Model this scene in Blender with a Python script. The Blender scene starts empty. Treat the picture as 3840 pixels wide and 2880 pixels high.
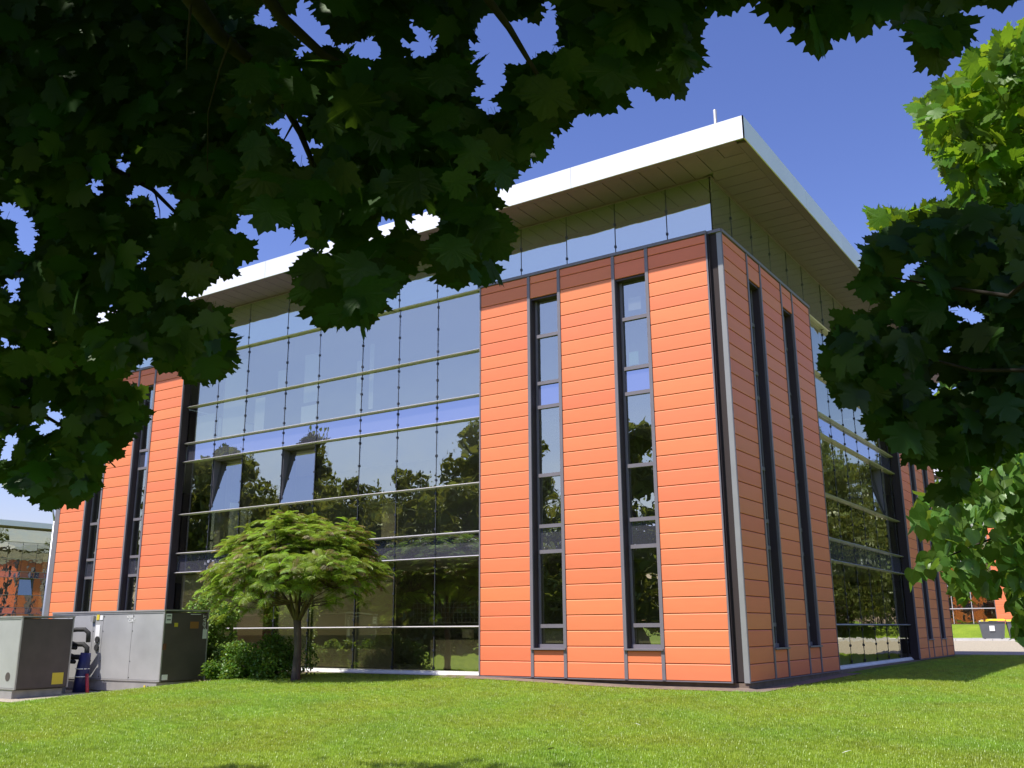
import bpy, math, random
import numpy as np
from mathutils import Vector, Matrix, noise as mnoise
random.seed(7); rng = np.random.default_rng(7)
R = math.radians
sc = bpy.context.scene
col = sc.collection

# ------------------------------------------------------------------ camera, sky, sun, exposure
CAM = Vector((6.7479, -18.0975, 0.9933)); YAW, PITCH, ROLL = 0.5875, 0.2515, -0.0061
fw = Vector((-math.sin(YAW) * math.cos(PITCH), math.cos(YAW) * math.cos(PITCH), math.sin(PITCH)))
rt = Vector((math.cos(YAW), math.sin(YAW), 0)); up = rt.cross(fw)
rt, up = rt * math.cos(ROLL) + up * math.sin(ROLL), up * math.cos(ROLL) - rt * math.sin(ROLL)
cam_data = bpy.data.cameras.new('camera'); cam = bpy.data.objects.new('camera', cam_data); col.objects.link(cam)
cam.matrix_world = Matrix(((rt.x, up.x, -fw.x, CAM.x), (rt.y, up.y, -fw.y, CAM.y), (rt.z, up.z, -fw.z, CAM.z), (0, 0, 0, 1)))
cam_data.sensor_width = 36; cam_data.lens = 3581.29 / 3840 * 36
cam_data.clip_start = 0.05; cam_data.clip_end = 3000
sc.camera = cam
SUN = Vector((-0.19, -0.515, 1)).normalized()
EL = math.asin(SUN.z); AZ = math.atan2(SUN.x, SUN.y)
w = bpy.data.worlds.new('World'); sc.world = w; w.use_nodes = True
nt = w.node_tree; bg = nt.nodes['Background']
sky = nt.nodes.new('ShaderNodeTexSky'); sky.sky_type = 'NISHITA'; sky.sun_disc = False
sky.sun_elevation = EL; sky.sun_rotation = AZ; sky.altitude = 100
sky.air_density = 1.35; sky.dust_density = 1.1; sky.ozone_density = 3.0
tint = nt.nodes.new('ShaderNodeMix'); tint.data_type = 'RGBA'; tint.blend_type = 'MULTIPLY'; tint.inputs[0].default_value = 1; tint.inputs[7].default_value = (.470, .389, .504, 1)
gam = nt.nodes.new('ShaderNodeGamma'); gam.inputs[1].default_value = 1.4; nt.links.new(sky.outputs[0], gam.inputs[0])
nt.links.new(gam.outputs[0], tint.inputs[6]); nt.links.new(tint.outputs[2], bg.inputs[0]); bg.inputs[1].default_value = 0.13
ld = bpy.data.lights.new('sun', 'SUN'); ld.energy = 4.8; ld.angle = R(0.53); ld.color = (1, 0.95, 0.87)
sun = bpy.data.objects.new('sun', ld); col.objects.link(sun)
sun.rotation_euler = SUN.to_track_quat('Z', 'Y').to_euler(); sun.location = (0, 0, 30)
vs = sc.view_settings; vs.view_transform = 'Standard'; vs.look = 'None'; vs.gamma = 1; vs.exposure = 0.58; vs.use_curve_mapping = False
sc.cycles.max_bounces = 8; sc.cycles.transparent_max_bounces = 24; sc.cycles.glossy_bounces = 4
sc.cycles.transmission_bounces = 4; sc.cycles.diffuse_bounces = 3; sc.cycles.caustics_reflective = False

# ------------------------------------------------------------------ materials
def mat(name, base, rough=0.6, metal=0.0, spec=0.5, var=0.0, vscale=3.0, bump=0.0, bscale=40, objvar=0.0, huevar=0.0, stretch=None):
    m = bpy.data.materials.new(name); m.use_nodes = True; n = m.node_tree.nodes; L = m.node_tree.links
    p = n['Principled BSDF']; p.inputs['Roughness'].default_value = rough; p.inputs['Metallic'].default_value = metal
    p.inputs['Specular IOR Level'].default_value = spec; p.inputs['Base Color'].default_value = (*base, 1)
    tc = n.new('ShaderNodeTexCoord'); mp = n.new('ShaderNodeMapping'); L.new(tc.outputs['Object'], mp.inputs[0])
    if stretch: mp.inputs['Scale'].default_value = stretch
    src = None
    if var or objvar or huevar:
        hs = n.new('ShaderNodeHueSaturation'); hs.inputs['Color'].default_value = (*base, 1); src = hs
        if var:
            tx = n.new('ShaderNodeTexNoise'); tx.inputs['Scale'].default_value = vscale; tx.inputs['Detail'].default_value = 6
            L.new(mp.outputs[0], tx.inputs['Vector'])
            mr = n.new('ShaderNodeMapRange'); mr.inputs[1].default_value = .3; mr.inputs[2].default_value = .7
            mr.inputs[3].default_value = 1 - var; mr.inputs[4].default_value = 1 + var; L.new(tx.outputs[0], mr.inputs[0])
            val = mr.outputs[0]
        else: val = None
        if objvar or huevar:
            oi = n.new('ShaderNodeObjectInfo')
            if objvar:
                m2 = n.new('ShaderNodeMapRange'); m2.inputs[3].default_value = 1 - objvar; m2.inputs[4].default_value = 1 + objvar
                L.new(oi.outputs['Random'], m2.inputs[0])
                if val:
                    mu = n.new('ShaderNodeMath'); mu.operation = 'MULTIPLY'; L.new(val, mu.inputs[0]); L.new(m2.outputs[0], mu.inputs[1]); val = mu.outputs[0]
                else: val = m2.outputs[0]
            if huevar:
                m3 = n.new('ShaderNodeMapRange'); m3.inputs[3].default_value = .5 - huevar; m3.inputs[4].default_value = .5 + huevar
                wn = n.new('ShaderNodeMath'); wn.operation = 'MULTIPLY'; wn.inputs[1].default_value = 7.31; L.new(oi.outputs['Random'], wn.inputs[0])
                fr = n.new('ShaderNodeMath'); fr.operation = 'FRACT'; L.new(wn.outputs[0], fr.inputs[0]); L.new(fr.outputs[0], m3.inputs[0])
                L.new(m3.outputs[0], hs.inputs['Hue'])
        if val: L.new(val, hs.inputs['Value'])
        L.new(hs.outputs[0], p.inputs['Base Color'])
    if bump:
        tb = n.new('ShaderNodeTexNoise'); tb.inputs['Scale'].default_value = bscale; tb.inputs['Detail'].default_value = 4
        L.new(mp.outputs[0], tb.inputs['Vector'])
        bp = n.new('ShaderNodeBump'); bp.inputs['Distance'].default_value = bump; bp.inputs['Strength'].default_value = 1
        L.new(tb.outputs[0], bp.inputs['Height']); L.new(bp.outputs[0], p.inputs['Normal'])
    return m

def glass(name, tint, refl, back=None, wave=0.0017, gcol=(1.0, 1.0, .80)):
    m = bpy.data.materials.new(name); m.use_nodes = True; n = m.node_tree.nodes; L = m.node_tree.links
    n.remove(n['Principled BSDF']); out = n['Material Output']
    if back: t = n.new('ShaderNodeBsdfDiffuse'); t.inputs[0].default_value = (*back, 1)
    else: t = n.new('ShaderNodeBsdfTransparent'); t.inputs[0].default_value = (*tint, 1)
    g = n.new('ShaderNodeBsdfGlossy'); g.inputs['Roughness'].default_value = 0.0; g.inputs['Color'].default_value = (*gcol, 1)
    lw = n.new('ShaderNodeLayerWeight'); lw.inputs[0].default_value = 0.35
    mr = n.new('ShaderNodeMapRange'); mr.inputs[3].default_value = refl; mr.inputs[4].default_value = min(.97, refl + .35)
    L.new(lw.outputs['Fresnel'], mr.inputs[0])
    mx = n.new('ShaderNodeMixShader'); L.new(mr.outputs[0], mx.inputs[0]); L.new(t.outputs[0], mx.inputs[1]); L.new(g.outputs[0], mx.inputs[2])
    L.new(mx.outputs[0], out.inputs[0])
    if wave:
        tc = n.new('ShaderNodeTexCoord'); oi = n.new('ShaderNodeObjectInfo'); ad = n.new('ShaderNodeVectorMath'); ad.operation = 'ADD'
        cx = n.new('ShaderNodeCombineXYZ'); mu = n.new('ShaderNodeMath'); mu.operation = 'MULTIPLY'; mu.inputs[1].default_value = 50
        L.new(oi.outputs['Random'], mu.inputs[0]); L.new(mu.outputs[0], cx.inputs[0]); L.new(mu.outputs[0], cx.inputs[2])
        L.new(tc.outputs['Object'], ad.inputs[0]); L.new(cx.outputs[0], ad.inputs[1])
        tx = n.new('ShaderNodeTexNoise'); tx.inputs['Scale'].default_value = 1.1; tx.inputs['Detail'].default_value = 2.5; tx.inputs['Roughness'].default_value = .42
        L.new(ad.outputs[0], tx.inputs['Vector'])
        bp = n.new('ShaderNodeBump'); bp.inputs['Distance'].default_value = wave * 4; L.new(tx.outputs[0], bp.inputs['Height']); L.new(bp.outputs[0], g.inputs['Normal'])
    return m

def leafmat(name, base, trans, tmix=0.38, objvar=.2, gloss=.05):
    m = bpy.data.materials.new(name); m.use_nodes = True; n = m.node_tree.nodes; L = m.node_tree.links
    n.remove(n['Principled BSDF']); out = n['Material Output']
    at = n.new('ShaderNodeAttribute'); at.attribute_name = 'rnd'
    oi = n.new('ShaderNodeObjectInfo'); ad = n.new('ShaderNodeMath'); ad.operation = 'ADD'; L.new(at.outputs['Fac'], ad.inputs[0]); L.new(oi.outputs['Random'], ad.inputs[1])
    fr = n.new('ShaderNodeMath'); fr.operation = 'FRACT'; L.new(ad.outputs[0], fr.inputs[0])
    tcx = n.new('ShaderNodeTexCoord'); nz = n.new('ShaderNodeTexNoise'); nz.inputs['Scale'].default_value = 9; nz.inputs['Detail'].default_value = 3
    L.new(tcx.outputs['Object'], nz.inputs['Vector'])
    mr = n.new('ShaderNodeMapRange'); mr.inputs[3].default_value = 1 - objvar; mr.inputs[4].default_value = 1 + objvar; L.new(fr.outputs[0], mr.inputs[0])
    mh = n.new('ShaderNodeMapRange'); mh.inputs[3].default_value = .485; mh.inputs[4].default_value = .52; L.new(fr.outputs[0], mh.inputs[0])
    mm = n.new('ShaderNodeMath'); mm.operation = 'MULTIPLY'; L.new(mr.outputs[0], mm.inputs[0])
    m2 = n.new('ShaderNodeMapRange'); m2.inputs[3].default_value = .75; m2.inputs[4].default_value = 1.25; L.new(nz.outputs[0], m2.inputs[0]); L.new(m2.outputs[0], mm.inputs[1])
    def hsv(c):
        h = n.new('ShaderNodeHueSaturation'); h.inputs['Color'].default_value = (*c, 1); L.new(mm.outputs[0], h.inputs['Value']); L.new(mh.outputs[0], h.inputs['Hue']); return h.outputs[0]
    d = n.new('ShaderNodeBsdfDiffuse'); L.new(hsv(base), d.inputs[0])
    t = n.new('ShaderNodeBsdfTranslucent'); L.new(hsv(trans), t.inputs[0])
    g = n.new('ShaderNodeBsdfGlossy'); g.inputs['Roughness'].default_value = .38; g.inputs['Color'].default_value = (.9, 1, .85, 1)
    a = n.new('ShaderNodeMixShader'); a.inputs[0].default_value = tmix; L.new(d.outputs[0], a.inputs[1]); L.new(t.outputs[0], a.inputs[2])
    b = n.new('ShaderNodeMixShader'); b.inputs[0].default_value = gloss; L.new(a.outputs[0], b.inputs[1]); L.new(g.outputs[0], b.inputs[2])
    L.new(b.outputs[0], out.inputs[0]); return m

M = {}
M['orange'] = mat('orange_panel', (.76, .215, .094), rough=.5, spec=.32, var=.08, vscale=.6, objvar=.045, huevar=.004, stretch=(1, 1, 4))
M['trim'] = mat('grey_trim', (.17, .155, .175), rough=.5, var=.06)
M['dark'] = mat('shaded_reveal', (.045, .030, .036), rough=.55, var=.1)  # near-black colour carries the shade of the unlit reveals and corner groove
M['post'] = mat('light_grey_metal', (.25, .25, .25), rough=.45, var=.05)
M['backing'] = mat('dark_backing', (.035, .025, .025), rough=.9)
M['alu'] = mat('silver_aluminium', (.62, .59, .60), rough=.35, metal=.35, var=.04)
M['sill'] = mat('pale_sill', (.70, .70, .66), rough=.5, var=.08)
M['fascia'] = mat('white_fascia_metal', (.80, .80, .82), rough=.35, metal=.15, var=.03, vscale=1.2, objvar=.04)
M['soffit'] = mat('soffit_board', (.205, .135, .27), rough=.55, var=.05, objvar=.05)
M['roof'] = mat('roof_membrane', (.25, .25, .25), rough=.9)
M['mullion'] = mat('dark_mullion', (.03, .032, .04), rough=.5)
M['glass'] = glass('vision_glass', (.80, .80, .67), .39)
M['spandrel'] = glass('spandrel_glass', None, .42, back=(.065, .065, .085), gcol=(.80, .86, 1.0))
M['topglass'] = glass('clerestory_glass', None, .50, back=(.10, .12, .12), gcol=(.95, 1, .80))
cm = bpy.data.materials.new('clear_edge'); cm.use_nodes = True; cm.node_tree.nodes.remove(cm.node_tree.nodes['Principled BSDF']); tb_ = cm.node_tree.nodes.new('ShaderNodeBsdfTransparent'); cm.node_tree.links.new(tb_.outputs[0], cm.node_tree.nodes['Material Output'].inputs[0]); M['clear'] = cm
M['glassw'] = glass('window_glass', (.62, .64, .56), .38)
M['concrete'] = mat('concrete', (.42, .40, .37), rough=.9, var=.18, vscale=5, bump=.002, bscale=60)
M['plinth'] = mat('dark_plinth', (.16, .12, .09), rough=.95, var=.2, vscale=6)
M['white'] = mat('white_paint', (.75, .75, .73), rough=.6)
M['intwall'] = mat('interior_wall', (.30, .29, .26), rough=.9)
M['intfloor'] = mat('interior_floor', (.10, .09, .08), rough=.9)
M['blind'] = mat('beige_blind', (.74, .66, .44), rough=.8, objvar=.1)
M['blindpale'] = mat('pale_blind', (.65, .72, .70), rough=.8, objvar=.1)
M['paper'] = mat('paper', (.8, .8, .78), rough=.8); M['paperg'] = mat('green_paper', (.35, .65, .60), rough=.8)
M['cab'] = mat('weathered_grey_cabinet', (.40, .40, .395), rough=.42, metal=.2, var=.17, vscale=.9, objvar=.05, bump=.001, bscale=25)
M['cabside'] = mat('shaded_cabinet_side', (.075, .060, .055), rough=.6, var=.15, vscale=2.5)  # shade of the end facing off the sun put into its colour; stain reuses it
M['cabedge'] = mat('cabinet_edge', (.34, .33, .32), rough=.5, metal=.3, var=.1)
M['rust'] = mat('rust', (.16, .06, .03), rough=.9, var=.4, vscale=18)
M['black'] = mat('black_rubber', (.02, .02, .02), rough=.75, var=.3, vscale=20, bump=.004, bscale=35)
M['blue'] = mat('blue_hose', (.010, .013, .085), rough=.5, var=.15, vscale=9); M['red'] = mat('red_hose', (.35, .02, .03), rough=.5)
M['yellow'] = mat('yellow_sticker', (.62, .50, .04), rough=.55); M['binyellow'] = mat('yellow_lid', (.75, .58, .02), rough=.45)
M['amber'] = mat('amber_plate', (.28, .13, .03), rough=.6)
M['bin'] = mat('grey_bin_plastic', (.11, .12, .13), rough=.5, var=.08, objvar=.15)
M['steel'] = mat('galvanised_steel', (.42, .43, .45), rough=.4, metal=.6, var=.06)
M['bark'] = mat('bark', (.085, .065, .048), rough=.95, var=.35, vscale=14, bump=.01, bscale=30, stretch=(1, 1, .3))
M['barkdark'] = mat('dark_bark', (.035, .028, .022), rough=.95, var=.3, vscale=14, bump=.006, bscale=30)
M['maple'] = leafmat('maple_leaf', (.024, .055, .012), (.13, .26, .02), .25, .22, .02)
M['maplelit'] = leafmat('maple_leaf_sunlit', (.075, .15, .015), (.30, .46, .02), .46, .3, .015)  # sunlight put into the leaf colour; the darker maple copy serves shaded boughs
M['lime'] = leafmat('lime_leaf', (.085, .17, .03), (.28, .44, .04), .36, .3, .025)
M['sumac'] = leafmat('sumac_leaf', (.20, .30, .028), (.40, .52, .05), .3, .35, .02)
M['sumacred'] = leafmat('sumac_young_leaf', (.19, .13, .055), (.26, .22, .05), .3, .3, .05)
M['bush'] = leafmat('bush_leaf', (.07, .14, .018), (.26, .38, .03), .3, .35, .02)
M['shrub'] = leafmat('shrub_leaf', (.16, .25, .045), (.36, .48, .06), .32, .35, .03)
M['bgtree'] = leafmat('far_tree_leaf', (.095, .115, .028), (.28, .30, .05), .34, .4, .03)
M['grass'] = leafmat('grass_blade', (.235, .34, .026), (.44, .62, .045), .34, .30, .05)
gn_ = M['grass'].node_tree; geo_ = gn_.nodes.new('ShaderNodeNewGeometry'); nz_ = [q for q in gn_.nodes if q.type == 'TEX_NOISE'][0]
nz_.inputs['Scale'].default_value = .9; nz_.inputs['Detail'].default_value = 5; gn_.links.new(geo_.outputs['Position'], nz_.inputs['Vector'])
n2_ = gn_.nodes.new('ShaderNodeTexNoise'); n2_.inputs['Scale'].default_value = .45; n2_.inputs['Detail'].default_value = 3; gn_.links.new(geo_.outputs['Position'], n2_.inputs['Vector'])
mr2_ = gn_.nodes.new('ShaderNodeMapRange'); mr2_.inputs[1].default_value = .35; mr2_.inputs[2].default_value = .65; mr2_.inputs[3].default_value = .475; mr2_.inputs[4].default_value = .515; gn_.links.new(n2_.outputs[0], mr2_.inputs[0])
for q in gn_.nodes:
    if q.type == 'HUE_SAT': gn_.links.new(mr2_.outputs[0], q.inputs['Hue'])
M['asphalt'] = mat('asphalt', (.17, .165, .165), rough=.9, var=.15, vscale=4)
M['kerb'] = mat('kerb_stone', (.5, .49, .46), rough=.9, var=.1)
M['gravel'] = mat('gravel', (.34, .30, .22), rough=1, var=.35, vscale=22, bump=.02, bscale=18)
M['lens'] = mat('lamp_lens', (.75, .78, .75), rough=.15)

# lawn soil/grass sheet
gm = bpy.data.materials.new('lawn'); gm.use_nodes = True; n = gm.node_tree.nodes; L = gm.node_tree.links; p = n['Principled BSDF']
p.inputs['Roughness'].default_value = .9; p.inputs['Specular IOR Level'].default_value = .15
tc = n.new('ShaderNodeTexCoord')
t1 = n.new('ShaderNodeTexNoise'); t1.inputs['Scale'].default_value = .55; t1.inputs['Detail'].default_value = 5
t2 = n.new('ShaderNodeTexNoise'); t2.inputs['Scale'].default_value = 28; t2.inputs['Detail'].default_value = 6
for t in (t1, t2): L.new(tc.outputs['Object'], t.inputs['Vector'])
ra = n.new('ShaderNodeValToRGB'); ra.color_ramp.elements[0].color = (.12, .20, .016, 1); ra.color_ramp.elements[0].position = .32
ra.color_ramp.elements[1].color = (.22, .30, .028, 1); ra.color_ramp.elements[1].position = .7; L.new(t1.outputs[0], ra.inputs[0])
rb = n.new('ShaderNodeMapRange'); rb.inputs[1].default_value = .3; rb.inputs[2].default_value = .7; rb.inputs[3].default_value = .55; rb.inputs[4].default_value = 1.3; L.new(t2.outputs[0], rb.inputs[0])
mx = n.new('ShaderNodeMix'); mx.data_type = 'RGBA'; mx.blend_type = 'MULTIPLY'; mx.inputs[0].default_value = 1
L.new(ra.outputs[0], mx.inputs[6]); L.new(rb.outputs[0], mx.inputs[7]); L.new(mx.outputs[2], p.inputs['Base Color'])
bp = n.new('ShaderNodeBump'); bp.inputs['Distance'].default_value = .03; L.new(t2.outputs[0], bp.inputs['Height']); L.new(bp.outputs[0], p.inputs['Normal'])
M['lawn'] = gm

# ------------------------------------------------------------------ helpers
def tag(o, label=None, cat=None, group=None, kind=None):
    if label: o['label'] = label
    if cat: o['category'] = cat
    if group: o['group'] = group
    if kind: o['kind'] = kind
    return o
def thing(name, loc, label, cat, group=None):
    o = bpy.data.objects.new(name, None); col.objects.link(o); o.location = loc; o.empty_display_size = .3
    return tag(o, label, cat, group)
def origin(parent):
    v = Vector((0, 0, 0))
    while parent is not None: v += parent.location; parent = parent.parent
    return v
def put(name, me, parent=None, loc=None, mtx=None):
    """link a mesh; vertices (or loc / mtx) are in world coordinates; things are never rotated"""
    o = bpy.data.objects.new(name, me); col.objects.link(o)
    off = origin(parent)
    if mtx is not None: o.matrix_basis = Matrix.Translation(-off) @ mtx
    else: o.location = (Vector(loc) if loc is not None else Vector((0, 0, 0))) - off
    if parent is not None: o.parent = parent
    return o
IDT = lambda p: p
class MB:
    def __init__(s, T=IDT): s.v = []; s.f = []; s.T = T; s.mi = []; s.cur = 0
    def add(s, vs, fs):
        b = len(s.v); s.v += [tuple(s.T(q)) for q in vs]; s.f += [tuple(b + i for i in f) for f in fs]; s.mi += [s.cur] * len(fs)
    def box(s, x0, x1, y0, y1, z0, z1):
        if x0 > x1: x0, x1 = x1, x0
        if y0 > y1: y0, y1 = y1, y0
        s.add([(x0, y0, z0), (x1, y0, z0), (x1, y1, z0), (x0, y1, z0), (x0, y0, z1), (x1, y0, z1), (x1, y1, z1), (x0, y1, z1)],
              [(0, 3, 2, 1), (4, 5, 6, 7), (0, 1, 5, 4), (1, 2, 6, 5), (2, 3, 7, 6), (3, 0, 4, 7)]); return s
    def prism(s, prof, x0, x1):      # profile of (n, z), extruded along x
        k = len(prof); s.add([(x0, a, b) for a, b in prof] + [(x1, a, b) for a, b in prof],
              [tuple(range(k)), tuple(range(2 * k - 1, k - 1, -1))] + [(i, i + k, (i + 1) % k + k, (i + 1) % k) for i in range(k)]); return s
    def tube(s, pts, rad, seg=7, cap=True):
        pts = [Vector(q) for q in pts]; ring = []; prev = None
        for i, q in enumerate(pts):
            d = (pts[min(i + 1, len(pts) - 1)] - pts[max(i - 1, 0)]).normalized()
            a = d.orthogonal().normalized() if prev is None else (prev - d * prev.dot(d)).normalized()
            prev = a; b = d.cross(a); r = rad[i] if isinstance(rad, (list, tuple)) else rad
            ring += [q + (a * math.cos(2 * math.pi * k / seg) + b * math.sin(2 * math.pi * k / seg)) * r for k in range(seg)]
        fs = []
        for i in range(len(pts) - 1):
            for k in range(seg): fs.append((i * seg + k, i * seg + (k + 1) % seg, (i + 1) * seg + (k + 1) % seg, (i + 1) * seg + k))
        if cap: fs += [tuple(range(seg - 1, -1, -1)), tuple((len(pts) - 1) * seg + k for k in range(seg))]
        s.add(ring, fs); return s
    def mesh(s, name, *mats, smooth=False):
        me = bpy.data.meshes.new(name); me.from_pydata([tuple(v) for v in s.v], [], s.f)
        for m in mats: me.materials.append(m)
        if len(mats) > 1: me.polygons.foreach_set('material_index', s.mi)
        if smooth: me.polygons.foreach_set('use_smooth', [True] * len(s.f))
        me.update(); return me
    def build(s, name, m, parent=None, smooth=False): return put(name, s.mesh(name, m, smooth=smooth), parent)
def stuff(o): o['kind'] = 'stuff'; return o

def ss(t): t = min(1, max(0, t)); return t * t * (3 - 2 * t)
def gz(x, y):
    dx = max(-23.7 - x, 0, x); dy = max(-y, 0, y - 21.6); D = math.hypot(dx, dy)
    south = ss((14 - y) / 20)
    z = -.115 - (.06 + .44 * ss(D / 20)) * south * (1 if D > 0 else .3)
    z += .06 * (1 - south)
    nearS = ss((-x - 1.5) / 5) * (1 - ss((D - 3) / 9))
    z += .10 * nearS
    z -= .31 * ss((-x - 11.0) / 2.6) * (1 - ss((D - 9) / 8)) * ss((6 - y) / 6)
    z += .22 * ss((y - 26) / 18)
    z += .98 * ss((y - 51.8) / 4.5)
    far = math.hypot(x - CAM.x, y - CAM.y)
    z += mnoise.noise((x * .35, y * .35, 0)) * .025 * min(1, D / 3)
    if far > 95: z += (far - 95) * .004
    return z

# ------------------------------------------------------------------ ground
def axis(lo, a, b, hi, fine, coarse):
    xs = list(np.arange(a, b + 1e-6, fine)); x = a; st = fine
    while x > lo: st *= coarse; x -= st; xs.insert(0, x)
    x = b; st = fine
    while x < hi: st *= coarse; x += st; xs.append(x)
    return xs
gx = axis(-900, -30, 20, 900, .7, 1.22); gy = axis(-700, -22, 62, 900, .7, 1.22)
vsg = [(x, y, gz(x, y)) for y in gy for x in gx]; W = len(gx)
fg = [(j * W + i, j * W + i + 1, (j + 1) * W + i + 1, (j + 1) * W + i) for j in range(len(gy) - 1) for i in range(W - 1)]
gb = MB(); gb.v = vsg; gb.f = fg; gb.mi = [0] * len(fg)
ground = gb.build('ground', M['lawn'], smooth=True); ground['kind'] = 'structure'
def sheet(name, m, x0, x1, y0, y1, dz, step=1.0, kind='structure'):
    xs = np.linspace(x0, x1, max(2, int((x1 - x0) / step) + 1)); ys = np.linspace(y0, y1, max(2, int((y1 - y0) / step) + 1)); k = len(xs)
    b = MB(); b.v = [(x, y, gz(x, y) + dz) for y in ys for x in xs]; b.f = [(j * k + i, j * k + i + 1, (j + 1) * k + i + 1, (j + 1) * k + i) for j in range(len(ys) - 1) for i in range(k - 1)]
    b.mi = [0] * len(b.f); o = b.build(name, m, smooth=True); o['kind'] = kind; return o
sheet('gravel_path', M['gravel'], -26, 26, 23.2, 45.6, .012)
sheet('road', M['asphalt'], -90, 90, 46.0, 51.4, .016, 1.5)
kb = MB()
for i in range(-22, 22):
    for yy in (45.6, 51.4): z = gz(i * 2 + 1, yy); kb.box(i * 2 + .01, i * 2 + 1.99, yy, yy + .14, z - .1, z + .12)
o = kb.build('kerb', M['kerb']); o['kind'] = 'structure'

sheet('soil_strip', M['plinth'], -7.2, .42, -.42, .1, .012, .25)
sheet('soil_strip', M['plinth'], .02, .42, .1, 6.6, .012, .25)

# ------------------------------------------------------------------ the office building
ROW = .32; A, B = 1.4266, .8308
LV = [0, 1.06, 2.66, 3.225, 4.37, 5.96, 6.53, 7.67, 9.23]
SOF, FT = 10.58, 11.05
def rowz(k): return 9.155 if k == 0 else (29 - k) * ROW
mesh_cache = {}
def panel_mesh(wd, h):
    key = ('panel', round(wd, 3), round(h, 3))
    if key not in mesh_cache:
        b = MB(); g = .006
        b.prism([(-.03, g), (-.006, g), (0, g + .008), (0.001, h * .5), (0, h - g - .016), (-.012, h - g), (-.03, h - g)], -wd / 2 + .004, wd / 2 - .004)
        mesh_cache[key] = b.mesh('cladding_panel', M['orange'])
    return mesh_cache[key]
PANEL_COUNT = [0]
def module(bld, T, rot, s0, a, b, detail, side_s=None):
    """orange clad bay: three panel columns a wide, two window strips b wide; local (s, n, z)"""
    tw = .075
    pj = MB(T); n_left = 0
    edges = [s0]
    for k in range(5): edges.append(edges[-1] + (a if k % 2 == 0 else b))
    s1 = edges[-1]
    def pan(c0, c1, z0, z1):
        sc_, wd, h = (c0 + c1) / 2, c1 - c0, z1 - z0
        if detail and PANEL_COUNT[0] < 300:
            PANEL_COUNT[0] += 1
            mtx = Matrix.Translation(T((sc_, random.uniform(-.0012, .0012), z0))) @ rot
            put('cladding_panel', panel_mesh(wd, h), bld, mtx=mtx)
        else:
            g = .006; m_ = pj
            m_.prism([(-.03, z0 + g), (-.006, z0 + g), (0, z0 + g + .008), (0, z1 - g - .016), (-.012, z1 - g), (-.03, z1 - g)], c0 + .004, c1 - .004)
    back = MB(T)
    for k in (0, 2, 4):
        c0 = edges[k] + (tw / 2 if k else .035); c1 = edges[k + 1] - (tw / 2 if k < 4 else .035)
        for r in range(29): pan(c0, c1, rowz(r + 1), rowz(r))
        back.box(edges[k] - (tw / 2 - .002 if k else -.012), edges[k + 1] + (tw / 2 - .002 if k < 4 else -.012), -.034, -.285, .0, 9.20)
    back.build('wall_backing', M['backing'], bld)
    tr = MB(T)
    for k in range(1, 5): tr.box(edges[k] - tw / 2, edges[k] + tw / 2, -.033, .02, 0, 9.15)
    for e, sg in ((s0, 1), (s1, -1)): tr.box(e, e + sg * .034, -.04, .012, 0, 9.15)
    tr.box(s0, s1, -.29, .03, 9.156, 9.225)
    tr.box(s0, s1, -.03, .008, -.022, -.002)
    tr.build('metal_trim', M['trim'], bld)
    for k in (1, 3):
        e0, e1 = edges[k] + tw / 2, edges[k + 1] - tw / 2; wn = .06
        for z0, z1 in ((8.59, rowz(1)), (rowz(1), rowz(0)), (0, rowz(28)), (rowz(28), .565)): pan(e0, e1, z0, z1)
        back = MB(T); back.box(e0, e1, -.034, -.28, 0, .56); back.box(e0, e1, -.034, -.28, 8.60, 9.15); back.build('wall_backing', M['backing'], bld)
        if not detail:
            fr = MB(T); fr.box(e0, e1, -.20, -.26, .6, 8.59); fr.build('window_strip', M['spandrel'], bld); continue
        win = MB(T)      # lining and frame of the strip window
        win.box(e0 - .002, e0 + .018, -.035, -.27, .62, 8.587); win.box(e1 - .018, e1 + .002, -.035, -.27, .62, 8.587); win.box(e0 + .018, e1 - .018, -.035, -.27, 8.55, 8.586)
        wo = win.build('window', M['dark'], bld)
        fr = MB(T)
        fr.box(e0 + .018, e0 + .075, -.19, -.25, .66, 8.55); fr.box(e1 - .075, e1 - .018, -.19, -.25, .66, 8.55)
        for z in LV[1:8]: fr.box(e0 + .075, e1 - .075, -.16, -.25, z - .04, z + .04)
        fr.box(e0 + .02, e1 - .02, -.15, -.26, .60, .68)
        fr.build('window_frame', M['trim'], wo)
        si = MB(T); si.box(e0 - .06, e1 + .06, -.2, .06, .566, .60); si.build('window_sill', M['trim'], wo)
        zz = [.68] + LV[1:8] + [8.55]
        for i in range(8):
            sp = i in (2, 5)
            pane(wo, T, rot, (e0 + e1) / 2, e1 - e0 - .15, zz[i], zz[i + 1], -.215, M['spandrel'] if sp else M['glassw'], 'window_pane')
        mb = MB(T); mb.box(e0 + .03, e1 - .03, -.30, -.31, .7, 1.0); mb.build('window_blind', M['blind'], wo)
    if pj.f:
        stuff(pj.build('cladding', M['orange'], bld))
    return s1
def pane(parent, T, rot, s, wd, z0, z1, nn, m, name='glass_pane', tilt=0, wob=.0016):
    key = ('pane', round(wd, 3), round(z1 - z0, 3), m.name, bool(tilt))
    if key not in mesh_cache:
        b = MB(); b.box(-wd / 2, wd / 2, -.006, .006, 0.004, z1 - z0 - .004); b.mi = [1, 1, 1, 1, 0, 1]; mesh_cache[key] = b.mesh(name, m, M['clear'])
    tl = Matrix.Rotation(tilt + random.gauss(0, wob), 4, 'X') @ Matrix.Rotation(random.gauss(0, wob), 4, 'Z')
    return put(name, mesh_cache[key], parent, mtx=Matrix.Translation(T((s, nn, z0))) @ rot @ tl)
BARP = [(-.02, -.022), (.10, -.017), (.13, 0), (.10, .017), (-.02, .022)]
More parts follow.
